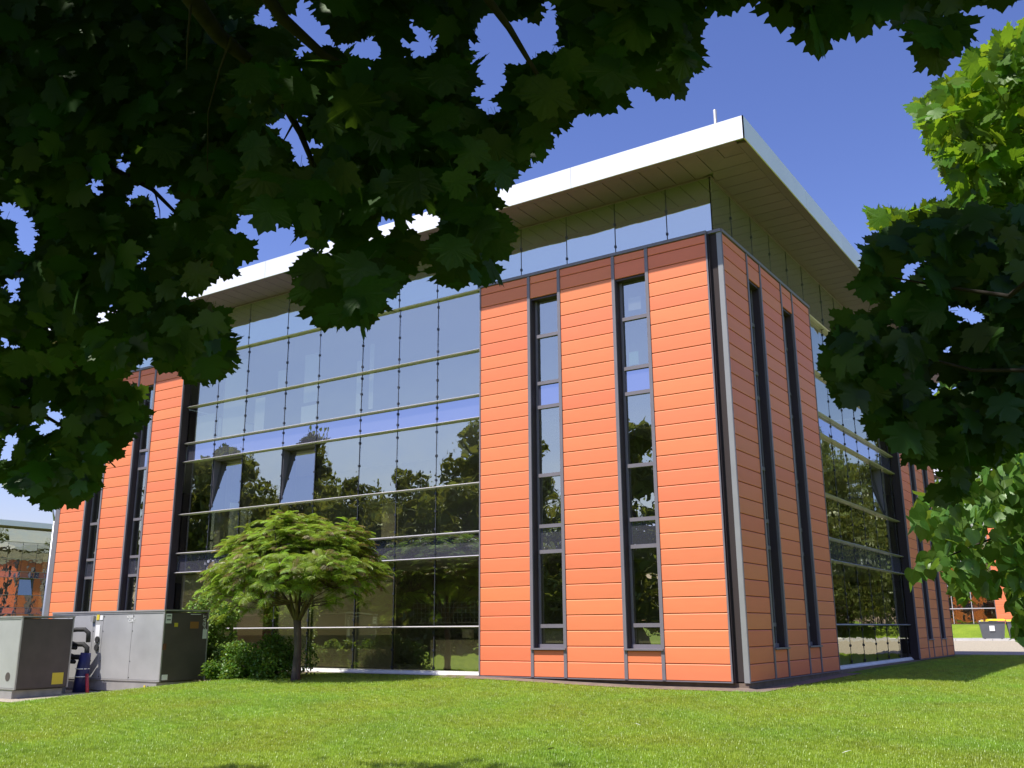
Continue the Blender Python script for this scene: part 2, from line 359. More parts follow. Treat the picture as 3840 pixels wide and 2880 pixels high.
def curtain(bld, T, rot, s0, s1, mull, detail, tilted=(), blinds=True):
    """recessed glazed bay between modules; glass at n = -.3"""
    G = -.3; cols = [s0] + list(mull) + [s1]
    if not detail:
        for i in range(8):
            m = MB(T); m.box(s0, s1, G - .01, G, LV[i] + .03, LV[i + 1] - .03); m.build('glass_band', M['spandrel'] if i in (2, 5) else M['glass'], bld)
        mu = MB(T)
        for s in cols: mu.box(s - .02, s + .02, G, G + .03, 0, 9.2)
        for z in LV[1:]: mu.box(s0, s1, G, G + .12, z - .03, z + .03)
        mu.build('glazing_bars', M['alu'] if bld.name.startswith('far') else M['mullion'], bld); return
    for i in range(8):
        for c in range(len(cols) - 1):
            a_, b_ = cols[c], cols[c + 1]; sp = i in (2, 5)
            tl = R(9.5) if (c, i) in tilted else 0
            q = pane(bld, T, rot, (a_ + b_) / 2, b_ - a_ - .024, LV[i] + .02, LV[i + 1] - .02, G, M['spandrel'] if sp else M['glass'], tilt=tl, wob=.0022)
            if tl:
                f = MB(); hh = LV[i + 1] - LV[i] - .04; ww = (b_ - a_ - .024) / 2
                f.box(-ww, -ww + .05, -.06, -.007, 0, hh); f.box(ww - .05, ww, -.06, -.007, 0, hh); f.box(-ww + .05, ww - .05, -.06, -.007, hh - .05, hh); f.box(-ww + .05, ww - .05, -.06, -.007, 0, .05)
                me = f.mesh('sash_frame', M['mullion']); o = bpy.data.objects.new('sash_frame', me); col.objects.link(o); o.parent = q
                # side cheeks and head of the opening
                c_ = MB(T); c_.box(a_ + .01, a_ + .03, G - .02, G - .5, LV[i] + .03, LV[i + 1] - .03); c_.box(b_ - .03, b_ - .01, G - .02, G - .5, LV[i] + .03, LV[i + 1] - .03); c_.box(a_ + .03, b_ - .03, G - .02, G - .5, LV[i + 1] - .05, LV[i + 1] - .03)
                c_.build('window_lining', M['trim'], bld)
    for s in cols[1:-1]:
        mu = MB(T); mu.box(s - .010, s + .010, G - .05, G + .012, 0.05, 9.2)
        for i in range(8):
            z0, z1 = LV[i], LV[i + 1]; k = 2 if z1 - z0 < .7 else 3
            for j in range(k):
                z = z0 + (z1 - z0) * (j + .5) / k if k == 2 else z0 + (z1 - z0) * (.12 + .38 * j)
                mu.box(s - .024, s + .024, G + .012, G + .03, z - .03, z + .03)
        mu.build('mullion', M['mullion'], bld)
    for z in LV[1:]:
        b = MB(T); b.prism([(G + a_ , z + c_) for a_, c_ in BARP], s0 - .01, s1 + .01); b.build('horizontal_bar', M['alu'], bld)
    b = MB(T); b.prism([(G - .02, -.04), (G + .09, -.04), (G + .09, .0), (G + .05, .035), (G + .05, .06), (G - .02, .07)], s0 - .03, s1 + .03); b.build('base_sill', M['sill'], bld)
def top_band(bld, T, rot, S, mull, detail):
    G = -.25; cols = [-G] + [m for m in mull] + [S + G]
    if not detail:
        m = MB(T); m.box(-G, S + G, G - .01, G, 9.23, SOF); m.build('glass_band', M['glass'], bld); return
    for c in range(len(cols) - 1):
        pane(bld, T, rot, (cols[c] + cols[c + 1]) / 2, cols[c + 1] - cols[c] - .02, 9.22, SOF - .03, G, M['topglass'])
        if c:
            mu = MB(T); s = cols[c]; mu.box(s - .010, s + .010, G - .04, G + .012, 9.2, SOF - .03)
            for z in (9.48, 10.02): mu.box(s - .022, s + .022, G + .012, G + .028, z - .03, z + .03)
            mu.build('mullion', M['mullion'], bld)
    t = MB(T); t.box(-G - .04, S + G + .04, G - .02, G + .05, SOF - .035, SOF - .005); t.build('soffit_trim', M['soffit'], bld)

def sheet_soffit(bld, T, S, detail):
    # boards run outward from the wall, one piece each; mitred at the first corner
    O = 1.03; bw = .45
    if not detail: return
    k = 0; s = -.8
    while s < S + O - .25:
        e = min(s + bw, S + O - .25); lim0 = lambda q: max(-.25, -q) if q < .25 else (max(-.25, q - S) if q > S - .25 else -.25)
        i0, i1 = lim0(s), lim0(e - .018)
        o_ = .80
        if i0 <= o_ + .01 and i1 <= o_ + .01:
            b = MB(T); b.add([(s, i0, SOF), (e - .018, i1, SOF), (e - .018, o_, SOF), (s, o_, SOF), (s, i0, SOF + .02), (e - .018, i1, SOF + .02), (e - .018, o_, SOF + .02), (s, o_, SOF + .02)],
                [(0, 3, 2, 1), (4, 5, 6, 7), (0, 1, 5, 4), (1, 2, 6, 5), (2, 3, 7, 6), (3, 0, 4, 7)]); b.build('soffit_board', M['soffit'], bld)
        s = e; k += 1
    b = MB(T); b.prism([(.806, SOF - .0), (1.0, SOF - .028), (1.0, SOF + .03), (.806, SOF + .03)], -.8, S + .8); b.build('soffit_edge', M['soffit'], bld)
def fascia(bld, T, S, seams, detail, c0=1.03, c1=1.03):
    xs = [-c0] + list(seams) + [S + c1]
    for i in range(len(xs) - 1):
        b = MB(T); g = .004 if detail else 0
        b.prism([(1.005, SOF - .03), (1.03, SOF - .03), (1.03, FT), (1.005, FT)], xs[i] + (g if i else 0), xs[i + 1] - (g if i < len(xs) - 2 else 0))
        b.build('fascia_panel', M['fascia'], bld)

def office(name, loc, label, detail, SX=23.7, SY=21.6, faces='FRWN'):
    bld = thing(name, loc, label, 'office building')
    ox, oy, oz = loc
    TF = lambda q: Vector((ox - q[0], oy - q[1], oz + q[2])); rF = Matrix(((-1, 0, 0, 0), (0, -1, 0, 0), (0, 0, 1, 0), (0, 0, 0, 1)))
    TR = lambda q: Vector((ox + q[1], oy + q[0], oz + q[2])); rR = Matrix(((0, 1, 0, 0), (1, 0, 0, 0), (0, 0, 1, 0), (0, 0, 0, 1)))
    TW = lambda q: Vector((ox - SX - q[1], oy + SY - q[0], oz + q[2])); TN = lambda q: Vector((ox - q[0], oy + SY + q[1], oz + q[2]))
    dF = detail and 1; V0 = .2975
    # F side
    s = module(bld, TF, rF, V0, A, B, dF)
    curtain(bld, TF, rF, s + .01, 17.43, [7.76, 9.04, 10.33, 11.95, 13.24, 14.89, 16.17], dF, tilted=((4, 4), (6, 4)))
    module(bld, TF, rF, 17.448, A, B, dF)
    top_band(bld, TF, rF, SX, [1.30, 2.59, 3.88, 5.17, 6.47, 7.76, 9.04, 10.33, 11.95, 13.24, 14.89, 16.17, 17.46, 18.78, 20.11, 21.44, 22.6], dF)
    sheet_soffit(bld, TF, SX, detail)
    fascia(bld, TF, SX, [3.0, 6.4, 9.8, 12.9, 16.0, 19.1, 22.2], detail)
    # R side
    m0 = .08; ar, br = 1.468, .853
    s = module(bld, TR, rR, m0, ar, br, dF if 'R' in faces else 0)
    curtain(bld, TR, rR, s + .01, 15.36, [6.68, 8.40, 9.75, 11.12, 12.52, 13.93, 15.15], dF if 'R' in faces else (1 if name.startswith('far_west') else 0), tilted=((5, 4),))
    module(bld, TR, rR, 15.38, A, B * 1.02, dF)
    top_band(bld, TR, rR, SY, [1.42, 2.74, 4.03, 5.36, 6.66, 8.40, 9.75, 11.12, 12.52, 13.93, 15.15, 16.5, 17.8, 19.1, 20.4], dF)
    sheet_soffit(bld, TR, SY, detail)
    fascia(bld, TR, SY, [3.1, 6.2, 9.3, 12.4, 15.5, 18.6], detail)
    # W and N sides: seen in reflection only
    for T_, S_ in ((TW, SY), (TN, SX)):
        m1 = module(bld, T_, rF, .1, A, B, 0); curtain(bld, T_, rF, m1 + .01, S_ - 6.2, [8, 9.4, 10.8, 12.2, 13.6], 0); module(bld, T_, rF, S_ - 6.15, A, B, 0)
        top_band(bld, T_, rF, S_, [], 0); fascia(bld, T_, S_, [], 0)
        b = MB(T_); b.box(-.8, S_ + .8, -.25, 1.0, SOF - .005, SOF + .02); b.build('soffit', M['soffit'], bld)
    if not detail:
        for T_, S_ in ((TF, SX), (TR, SY)):
            b = MB(T_); b.box(-.8, S_ + .8, -.25, 1.0, SOF - .005, SOF + .02); b.build('soffit', M['soffit'], bld)
    # corner posts
    b = MB(); b.box(ox - .105, ox, oy + .072, oy + .082, oz - .02, oz + 9.16); b.box(ox - .105, ox - .095, oy + .082, oy + .24, oz - .02, oz + 9.16); b.build('corner_post', M['post'], bld)
    b = MB(); b.box(ox - .262, ox - .10, oy + .20, oy + .24, oz - .02, oz + 9.16); b.box(ox - .268, ox - .262, oy + .0, oy + .2, oz - .02, oz + 9.15)
    b.build('corner_recess', M['dark'], bld)
    b = MB(); b.box(ox - .3, ox, oy + .04, oy + .26, oz + 9.162, oz + 9.228); b.build('corner_cap', M['trim'], bld)
    b = MB(); b.box(ox - SX + .02, ox - SX + .3, oy + .03, oy + .06, oz - .02, oz + 9.16); b.build('corner_post', M['trim'], bld)
    # roof, slabs, core, plinth
    b = MB(); b.box(ox - SX - .99, ox + .99, oy - .99, oy + SY + .99, oz + SOF + .05, oz + FT - .03); b.build('roof', M['roof'], bld)
    b = MB()
    for z0, z1 in ((-.02, .02), (2.72, 3.16), (6.02, 6.47), (9.24, 9.5)): b.box(ox - SX + .36, ox - .36, oy + .36, oy + SY - .36, oz + z0, oz + z1)
    b.build('floor_slab', M['white'] if detail else M['intwall'], bld)
    b = MB(); b.box(ox - SX + 4.5, ox - 4.5, oy + 4.5, oy + SY - 4.5, oz + .03, oz + 9.2); b.build('inner_wall', M['intwall'], bld)
    b = MB(); b.box(ox - SX + .05, ox - .03, oy + .10, oy + SY - .05, oz - .5, oz - .024); b.build('plinth', M['plinth'], bld)
    for i in (0, 5): b = MB(); b.box(ox - 3.4 - i * 2.7 - .15, ox - 3.4 - i * 2.7 + .15, oy + 1.2, oy + 1.5, oz + .03, oz + 9.2); b.build('column', M['intwall'], bld)
    if detail:
        cols = [6.25, 7.76, 9.04, 10.33, 11.95, 13.24, 14.89, 16.17, 17.4]
        def blind(c0, c1, z0, z1, m, T_=TF):
            b = MB(T_); n_ = max(3, int((z1 - z0) / .055)); hh = (z1 - z0) / n_
            for i in range(n_): zb = z0 + i * hh; b.add([(c0, -.44, zb), (c1, -.44, zb), (c1, -.425, zb + hh * .97), (c0, -.425, zb + hh * .97)], [(0, 1, 2, 3)])
            b.build('window_blind', m, bld)
        for i in range(2, 8):
            if i != 5 or True: blind(cols[i] + (.04 if i != 5 else .55), cols[i + 1] - .04, .1, 2.6, M['blind'])
        blind(9.07, 9.62, 3.28, 4.15, M['blind']); 
        for c, z0, z1, f0, f1 in ((4, 7.2, 8.6, .1, .55), (4, 6.6, 7.1, .1, .6), (5, 6.6, 7.6, .6, .85), (5, 7.75, 8.3, .1, .3), (2, 6.7, 8.5, .78, .9), (3, 6.6, 8.1, .05, .2), (6, 6.6, 8.9, .1, .9), (7, 6.6, 7.4, .2, .9)):
            w_ = cols[c + 1] - cols[c]; blind(cols[c] + w_ * f0, cols[c] + w_ * f1, z0, z1, M['blindpale'])
        blind(.4 + 17.6, .4 + 22.6, .7, 2.6, M['blind'])
        # papers stuck inside the right strip window
        b = MB(TF); b.box(2.02, 2.33, -.26, -.264, 7.88, 8.18); b.build('paper_notice', M['paper'], bld)
        b = MB(TF); b.box(2.13, 2.36, -.26, -.264, 6.62, 6.92); b.build('paper_notice', M['paperg'], bld)
        # wire shelving inside the two open ground-floor bays
        b = MB(TF)
        for zz in np.arange(1.15, 1.66, .12): b.box(6.4, 8.9, -.9, -.908, zz, zz + .012)
        for xx in np.arange(6.4, 8.91, .125): b.box(xx, xx + .012, -.91, -.918, 1.15, 1.66)
        stuff(b.build('wire_shelving', M['steel'], bld))
        b = MB(TF); b.box(6.3, 8.9, -1.6, -2.2, .05, .75); b.box(7.4, 7.6, -1.2, -1.4, .8, 1.0); b.build('desk', M['blind'], bld)
    return bld
FARX = 3.0
main = office('office_building', (0, 0, 0), 'three-storey office block clad in orange panels with broad glass bays and a white overhanging roof', 1)
office('far_office_building', (FARX, 57.6, 1.18), 'orange and glass office block on the far side of the road behind the two bins', 0)
fw_b = office('far_west_office_building', (-82, 19.6, 0), 'grey-roofed glass office block seen beyond the lamp post and the left end of the lawn', 0, faces='F')
office('north_office_building', (-26, 50, .8), 'orange office block mirrored in the glass of the far left building', 0)
b = MB(); b.tube([(-.15, 0.6, FT), (-.15, 0.6, 12.34)], .04, 10); vent = b.build('vent_pipe', M['steel'], main, smooth=True)

# ------------------------------------------------------------------ chillers
def text_mesh(txt, size, m, ext=.002):
    cu = bpy.data.curves.new('txt', 'FONT'); cu.body = txt; cu.size = size; cu.extrude = ext; cu.resolution_u = 2
    o = bpy.data.objects.new('txt', cu); col.objects.link(o); bpy.context.view_layer.update()
    me = bpy.data.meshes.new_from_object(o.evaluated_get(bpy.context.evaluated_depsgraph_get())); bpy.data.objects.remove(o)
    me.materials.clear(); me.materials.append(m); return me
def chiller(x, y, z, length, label, n_panels, full):
    """near lower corner of the cabinet at (x, y, z); runs toward -x; 1.3 m deep"""
    t = thing('chiller_unit', (x, y, z - .25), label, 'chiller'); h = 1.60; d = 1.30; x0 = x - length
    t['group'] = 'grey chiller cabinets on the lawn'
    b = MB(); b.box(x0 + .02, x - .14, y + .05, y + d - .05, z - .25, z - .02); b.build('base_frame', M['concrete'], t)
    b = MB(); b.box(x0 + .02, x - .12, y + .02, y + .05, z - .23, z - .005); b.build('base_rail', M['cabedge'], t)
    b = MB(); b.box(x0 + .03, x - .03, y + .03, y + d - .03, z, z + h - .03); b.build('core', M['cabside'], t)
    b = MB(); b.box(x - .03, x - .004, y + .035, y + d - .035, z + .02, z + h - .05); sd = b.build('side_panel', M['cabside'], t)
    e = MB()
    e.box(x - .035, x, y, y + .035, z, z + h); e.box(x0, x0 + .035, y, y + .035, z, z + h); e.box(x - .035, x, y + d - .035, y + d, z, z + h)
    e.box(x0 + .035, x - .035, y, y + .03, z, z + .03); e.box(x0 + .035, x - .035, y, y + .03, z + h - .04, z + h)
    e.build('corner_frame', M['cabedge'], t)
    b = MB(); b.box(x0 - .01, x + .01, y - .012, y + d + .01, z + h, z + h + .035); b.build('top_cover', M['cabedge'], t)
    xs = n_panels
    for i in range(len(xs) - 1):
        a_, c_ = x - xs[i + 1], x - xs[i]
        b = MB(); b.prism([(y + .03, z + .03), (y + .012, z + .036), (y + .008, z + .8), (y + .012, z + h - .046), (y + .03, z + h - .04)], a_ + .006, c_ - .006)
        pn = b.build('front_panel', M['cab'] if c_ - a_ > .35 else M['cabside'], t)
        s_ = MB()
        for zz in (z + .08, z + .45, z + 1.15, z + h - .1): s_.tube([(a_ + .03, y + .014, zz), (a_ + .03, y + .001, zz)], .012, 6)
        s_.build('latch', M['black'], pn)
    if full:
        for q in ((x - 1.15, x - .99),):
            pass
        rm = Matrix(((1, 0, 0, 0), (0, 0, -1, 0), (0, 1, 0, 0), (0, 0, 0, 1)))
        put('logo', text_mesh('AQUA', .085, M['white']), t, mtx=Matrix.Translation((x - 1.43, y + .002, z + h - .15)) @ rm)
        put('logo', text_mesh('CIAT', .115, M['white']), t, mtx=Matrix.Translation((x - 1.36, y + .002, z + h - .245)) @ rm)
        # on the dark side (faces +x), reading upward
        rs = Matrix(((0, 0, 1, 0), (0, -1, 0, 0), (1, 0, 0, 0), (0, 0, 0, 1)))
        rs = Matrix(((0, 0, 1, 0), (0, -1, 0, 0), (1, 0, 0, 0), (0, 0, 0, 1)))
        rs2 = Matrix(((0, 0, 1, 0), (0, -1, 0, 0), (1, 0, 0, 0), (0, 0, 0, 1)))
        up_ = Matrix(((0, 0, 1, 0), (0, -1, 0, 0), (1, 0, 0, 0), (0, 0, 0, 1)))
        # text x -> +z, text y -> -y, normal +x
        put('logo', text_mesh('AQUA', .085, M['white']), t, mtx=Matrix.Translation((x + .001, y + d - .09, z + h - .50)) @ up_)
        put('logo', text_mesh('CIAT', .13, M['white']), t, mtx=Matrix.Translation((x + .001, y + d - .17 + .08, z + h - .36)) @ up_)
        def st(m, y0, y1, z0, z1, nm='sticker'): b = MB(); b.box(x - .004, x + .001, y + y0, y + y1, z + z0, z + z1); return b.build(nm, M[m], t)
        st('white', .05, .21, h - .28, h - .06); st('yellow', .30, .40, h - .36, h - .27, 'warning_sign'); st('amber', .75, 1.0, h - .40, h - .24)
        st('white', 1.14, 1.26, h - .64, h - .42); st('white', .06, .22, .04, .16); st('paper', .75, 1.05, h - .075, h - .06, 'handle_strip'); st('rust', .02, .12, .72, .86, 'rust_patch')
        for z0_ in (h - .11, h - .20):
            b = MB(); b.box(x + .001, x + .0035, y + .075, y + .185, z + z0_ - .01, z + z0_ + .012); b.build('print_mark', M['black'], t)
        def sf(m, x0_, x1_, z0, z1, nm='sticker'): b = MB(); b.box(x - x0_, x - x1_, y - .001, y + .012, z + z0, z + z1); return b.build(nm, M[m], t)
        sf('yellow', 2.66, 2.55, h - .18, h - .05); sf('white', 2.52, 2.40, h - .18, h - .07); sf('white', 2.66, 2.48, h - .72, h - .30)
        b = MB(); b.box(x - 2.83, x - 2.72, y - .05, y + .01, z + h - .22, z + h - .08); b.build('isolator_switch', M['cabedge'], t)
        sf('yellow', .56, .50, -.155, -.085); b = MB(); b.tube([(x - .42, y + .02, z - .125), (x - .42, y + .014, z - .125)], .035, 12); b.build('drain_hole', M['black'], t)
        for zz in (.95, .76): b = MB(); b.tube([(x - 2.53, y + .0, z + zz), (x - 2.53, y - .03, z + zz)], .08, 12); b.build('gland', M['black'], t)
    else:
        b = MB(); b.box(x - .004, x + .001, y + d - .42, y + d - .14, z + .08, z + .34); b.build('sticker', M['yellow'], t)
        b = MB(); b.tube([(x - .35, y + .009, z + .28), (x - .35, y + .0075, z + .28)], .1, 16); b.build('stain', M['cabside'], t)
    return t
chiller(-12.86, -3.44, -.14, 4.6, 'grey chiller cabinet with stickers and white lettering, nearer the shrubs and glass wall', [.035, 1.2, 2.38, 2.78, 3.9, 4.565], True)
chiller(-15.20, -5.53, -.27, 3.4, 'grey chiller cabinet at the left edge, one yellow square on its dark end', [.035, 1.25, 2.4, 3.365], False)
# pipework between the chillers
cx, cy, cz = -15.45, -3.78, -.35
t = thing('chiller_pipework', (cx, cy, cz), 'bundle of black insulated pipes and blue hose between the two chiller cabinets', 'pipes')
for i, (z0, z1, r_) in enumerate(((1.02, 1.05, .055), (.82, .70, .06), (.55, .40, .065))):
    b = MB(); b.tube([(cx - .95, cy - .25, z0), (cx - .55, cy - .22, z0 - .02), (cx - .2, cy - .1, z1), (cx + .02, cy, z1), (cx + .10, cy + .05, z1 - .08), (cx + .12, cy + .05, z1 - .3)], r_, 9); b.build('insulated_pipe', M['black'], t, smooth=True)
for z0 in (.66, .33):
    b = MB(); b.tube([(cx - .9, cy - .2, z0), (cx - .1, cy - .12, z0 - .04)], .05, 9); pp = b.build('insulated_pipe', M['black'], t, smooth=True)
    b = MB(); b.tube([(cx - .62, cy - .185, z0 - .012), (cx - .5, cy - .17, z0 - .018)], .062, 10); b.build('pipe_clamp', M['white'], pp, smooth=True)
b = MB(); b.tube([(cx + .12, cy + .02, .5), (cx + .10, cy, .2), (cx + .08, cy, -.05), (cx + .05, cy, -.42)], [.12, .15, .16, .17], 10); bh = b.build('blue_hose', M['blue'], t, smooth=True)
for zz in (.12, -.06):
    b = MB(); b.tube([(cx + .08, cy, zz), (cx + .08, cy, zz + .02)], .168, 12); b.build('hose_tie', M['white'], bh, smooth=True)
b = MB(); b.tube([(cx + .28, cy, .0), (cx + .4, cy - .05, -.2), (cx + .52, cy - .1, -.42)], .04, 8); b.build('red_hose', M['red'], t, smooth=True)
b = MB(); b.box(cx - .28, cx - .2, cy - .3, cy - .22, -.42, .35); b.build('support_post', M['steel'], t)
b = MB(); b.tube([(cx - .55, cy - .2, .02), (cx - .55, cy - .2, -.44)], .045, 8)
for k in range(5): b.tube([(cx - .55, cy - .2, -.4 + k * .09), (cx - .55, cy - .2, -.37 + k * .09)], .062, 8)
b.build('valve', M['black'], t)
b = MB(); b.tube([(cx - .6, cy - .2, 0), (cx - .4, cy - .22, -.02), (cx - .28, cy - .22, -.2), (cx - .26, cy - .22, -.44)], .03, 8); b.build('insulated_pipe', M['black'], t, smooth=True)
sheet('gravel_bed', M['gravel'], -19, -12.6, -5.9, -1.6, .01, .5)

# ------------------------------------------------------------------ bins, lamp post
def bin_(loc, label, rz, overfull):
    x, y, z = loc; t = thing('wheelie_bin', loc, label, 'bin', 'grey bins beside the road'); c, s_ = math.cos(rz), math.sin(rz)
    T = lambda q: Vector((x + q[0] * c - q[1] * s_, y + q[0] * s_ + q[1] * c, z + q[2]))
    b = MB(T); w0, w1, d0, d1 = .56, .68, .30, .40
    b.add([(-w0, -d0, .12), (w0, -d0, .12), (w0, d0, .12), (-w0, d0, .12), (-w1, -d1, 1.05), (w1, -d1, 1.05), (w1, d1, 1.05), (-w1, d1, 1.05)], [(0, 3, 2, 1), (4, 5, 6, 7), (0, 1, 5, 4), (1, 2, 6, 5), (2, 3, 7, 6), (3, 0, 4, 7)]); b.build('body', M['bin'], t)
    b = MB(T); b.box(-w1 - .03, w1 + .03, -d1 - .03, d1 + .03, 1.05, 1.09); b.build('rim', M['bin'], t)
    b = MB(T)
    for q in ((-.45, -.22), (.45, -.22), (-.45, .22), (.45, .22)): b.tube([(q[0] - .03, q[1], .07), (q[0] + .03, q[1], .07)], .07, 10)
    b.build('wheels', M['black'], t)
    b = MB(T); zl = 1.14 if overfull else 1.10; b.prism([(-.42, zl), (-.3, zl + .07), (.3, zl + .10), (.42, zl + .02)], -.2 if overfull else -.69, .69); b.build('lid', M['binyellow'], t)
    b = MB(T); b.box(-.18, .10, -d1 + .02, -d1 + .026, .55, .85); b.build('sticker', M['paper'], t)
    if overfull:
        for k in range(16):
            b = MB(T); px, py = random.uniform(-.6, .3), random.uniform(-.3, .3); s2 = random.uniform(.05, .1)
            b.box(px - s2, px + s2, py - s2, py + s2, 1.08, 1.13 + random.uniform(0, .1)); b.build('rubbish_bag', random.choice([M['concrete'], M['amber'], M['white'], M['binyellow']]), t)
bin_((-2.0, 46.0, gz(-2.15, 46) + .02), 'grey bin crammed with rubbish under its yellow lid, left one of the two', R(12), True)
bin_((-.55, 46.1, gz(-.2, 46) + .02), 'paler grey bin with closed yellow lid, right one of the two', R(12), False)

def ray(u, v):   # direction of a photograph pixel (2212 wide)
    return fw + rt * ((u - 1106) / 2062.95) - up * ((v - 829.5) / 2062.95)
def at(u, v, d): return CAM + ray(u, v) * d
jn = at(117.5, 1126, 45); base = Vector((jn.x, jn.y, gz(jn.x, jn.y)))
t = thing('street_lamp', base, 'tall grey street lamp with two curved arms at the left end of the office block', 'street lamp')
b = MB(); b.tube([base, base + Vector((0, 0, 1.2)), jn], [.11, .09, .055], 10); b.build('pole', M['steel'], t, smooth=True)
for sg in (-1, 1):
    dv = rt * sg; pts = [jn, jn + dv * .12 + Vector((0, 0, .5)), jn + dv * .5 + Vector((0, 0, 1.05)), jn + dv * 1.1 + Vector((0, 0, 1.45)), jn + dv * 1.75 + Vector((0, 0, 1.65))]
    b = MB(); b.tube(pts, [.045, .04, .035, .03, .03], 8); ar_ = b.build('lamp_arm', M['steel'], t, smooth=True)
    e = pts[-1]; b = MB(); b.tube([e - dv * .05, e + dv * .12, e + dv * .3, e + dv * .62 + Vector((0, 0, .06)), e + dv * .78 + Vector((0, 0, .06))], [.05, .10, .13, .11, .03], 10); hd = b.build('lamp_head', M['trim'], ar_, smooth=True)
    b = MB(); b.tube([e + dv * .32 + Vector((0, 0, -.06)), e + dv * .5 + Vector((0, 0, -.05)), e + dv * .78 + Vector((0, 0, -.0))], [.07, .11, .05], 10); b.build('lens', M['lens'], ar_, smooth=True)

# ------------------------------------------------------------------ leaves
MAPLE_H = [(.10, -.06), (.26, -.13), (.34, -.06), (.42, -.07), (.44, .03), (.60, .06), (.50, .16), (.52, .24), (.62, .27), (.66, .36), (.78, .40), (.74, .50), (.90, .58), (.70, .62), (.64, .72), (.56, .66), (.40, .60),
           (.36, .70), (.42, .78), (.46, .90), (.30, .90), (.22, 1.0), (.14, .98)]
def leaf_arrays(half, tip, ctr, curl=.16, stem=.42, stemw=.009):
    out = [(0, 0)] + half + [tip] + [(-x, y) for x, y in reversed(half)]
    vs_ = [(0, ctr, 0)] + [(x, y, 0) for x, y in out]; k = len(out)
    vs_ = np.array(vs_, float); vs_[:, 2] = -curl * (np.abs(vs_[:, 0]) ** 1.5) - curl * .5 * (np.maximum(vs_[:, 1] - .4, 0) ** 2) * 2 + .05 * np.abs(vs_[:, 0])
    fs = [(0, 1 + i, 1 + (i + 1) % k) for i in range(k)]
    if stem:
        b = len(vs_); vs_ = np.vstack([vs_, [(-stemw, 0.02, 0), (stemw, 0.02, 0), (stemw * .8, -stem, .08), (-stemw * .8, -stem, .08)]]); fs += [(b, b + 1, b + 2), (b, b + 2, b + 3)]
    return vs_, np.array(fs)
MAPLE = leaf_arrays(MAPLE_H, (0, 1.16), .38)
MAPLE_LO = leaf_arrays([(.45, -.05), (.55, .3), (.78, .56), (.3, .55), (.28, .85)], (0, 1.1), .38, stem=0)
LIME = leaf_arrays([(.16, -.10), (.36, -.10), (.50, .08), (.54, .30), (.46, .55), (.30, .76), (.12, .92)], (0, 1.1), .35, curl=.22, stem=.5)
OVAL = leaf_arrays([(.22, .2), (.27, .5), (.15, .8)], (0, 1.0), .45, curl=.3, stem=0)
QUAD = (np.array([(0, 0, 0), (.36, .5, -.05), (0, 1.05, 0), (-.36, .5, -.05)], float), np.array([(0, 1, 2), (0, 2, 3)]))
def rotmats(tip, nor):
    tip = tip / np.linalg.norm(tip, axis=1, keepdims=True); nor = nor - tip * (tip * nor).sum(1, keepdims=True); nor /= np.linalg.norm(nor, axis=1, keepdims=True)
    return np.stack([np.cross(tip, nor), tip, nor], axis=2)     # columns x, y(tip), z(normal)
def leaves_mesh(name, proto, pos, rots, size, m):
    v, f = proto; N = len(pos)
    V = np.einsum('nij,kj->nki', rots, v) * size[:, None, None] + pos[:, None, :]
    F = f[None] + (np.arange(N) * len(v))[:, None, None]
    me = bpy.data.meshes.new(name); me.vertices.add(N * len(v)); me.vertices.foreach_set('co', V.reshape(-1).astype(np.float32))
    nf = N * len(f); me.loops.add(nf * 3); me.loops.foreach_set('vertex_index', F.reshape(-1).astype(np.int32))
    me.polygons.add(nf); me.polygons.foreach_set('loop_start', np.arange(0, nf * 3, 3, dtype=np.int32)); me.polygons.foreach_set('loop_total', np.full(nf, 3, np.int32))
    a = me.attributes.new('rnd', 'FLOAT', 'FACE'); a.data.foreach_set('value', np.repeat(rng.random(N), len(f)).astype(np.float32))
    me.materials.append(m); me.update(calc_edges=True); me.validate(); return me
def proto_mesh(name, proto, m):
    me = bpy.data.meshes.new(name); me.from_pydata([tuple(q) for q in proto[0]], [], [tuple(int(i) for i in f) for f in proto[1]]); me.materials.append(m); me.update(); return me
def foliage(parent, name_leaf, name_rest, proto, pos, rots, size, m, n_parts=300, eye=CAM):
    """the largest-looking leaves become parts of their own, the rest one mesh"""
    look = size / np.linalg.norm(pos - np.array(eye), axis=1); vis = np.array([in_frame(p_) for p_ in pos]); order = np.argsort(-(look * (vis + .01)))
    near, rest = order[:n_parts], order[n_parts:]
    if n_parts:
        me = proto_mesh(name_leaf, proto, m); off = origin(parent)
        for i in near:
            M4 = Matrix(rots[i].tolist()).to_4x4() @ Matrix.Scale(float(size[i]), 4); M4.translation = Vector(pos[i]) - off
            o = bpy.data.objects.new(name_leaf, me); col.objects.link(o); o.parent = parent; o.matrix_basis = M4
    if len(rest): stuff(put(name_rest, leaves_mesh(name_rest, proto, pos[rest], rots[rest], size[rest], m), parent))
def proj(p_):
    d = Vector(p_) - CAM; w_ = d.dot(fw)
    return (w_, 1106 + 2062.95 * d.dot(rt) / w_ if w_ > .01 else 0, 829.5 - 2062.95 * d.dot(up) / w_ if w_ > .01 else 0)
def in_frame(p_, mg=0):
    w_, u, v = proj(p_); return w_ > .05 and -mg < u < 2212 + mg and -mg < v < 1659 + mg
def inside(poly, u, v):
    c = False; j = len(poly) - 1
    for i in range(len(poly)):
        (xi, yi), (xj, yj) = poly[i], poly[j]
        if (yi > v) != (yj > v) and u < (xj - xi) * (v - yi) / (yj - yi) + xi: c = not c
        j = i
    return c
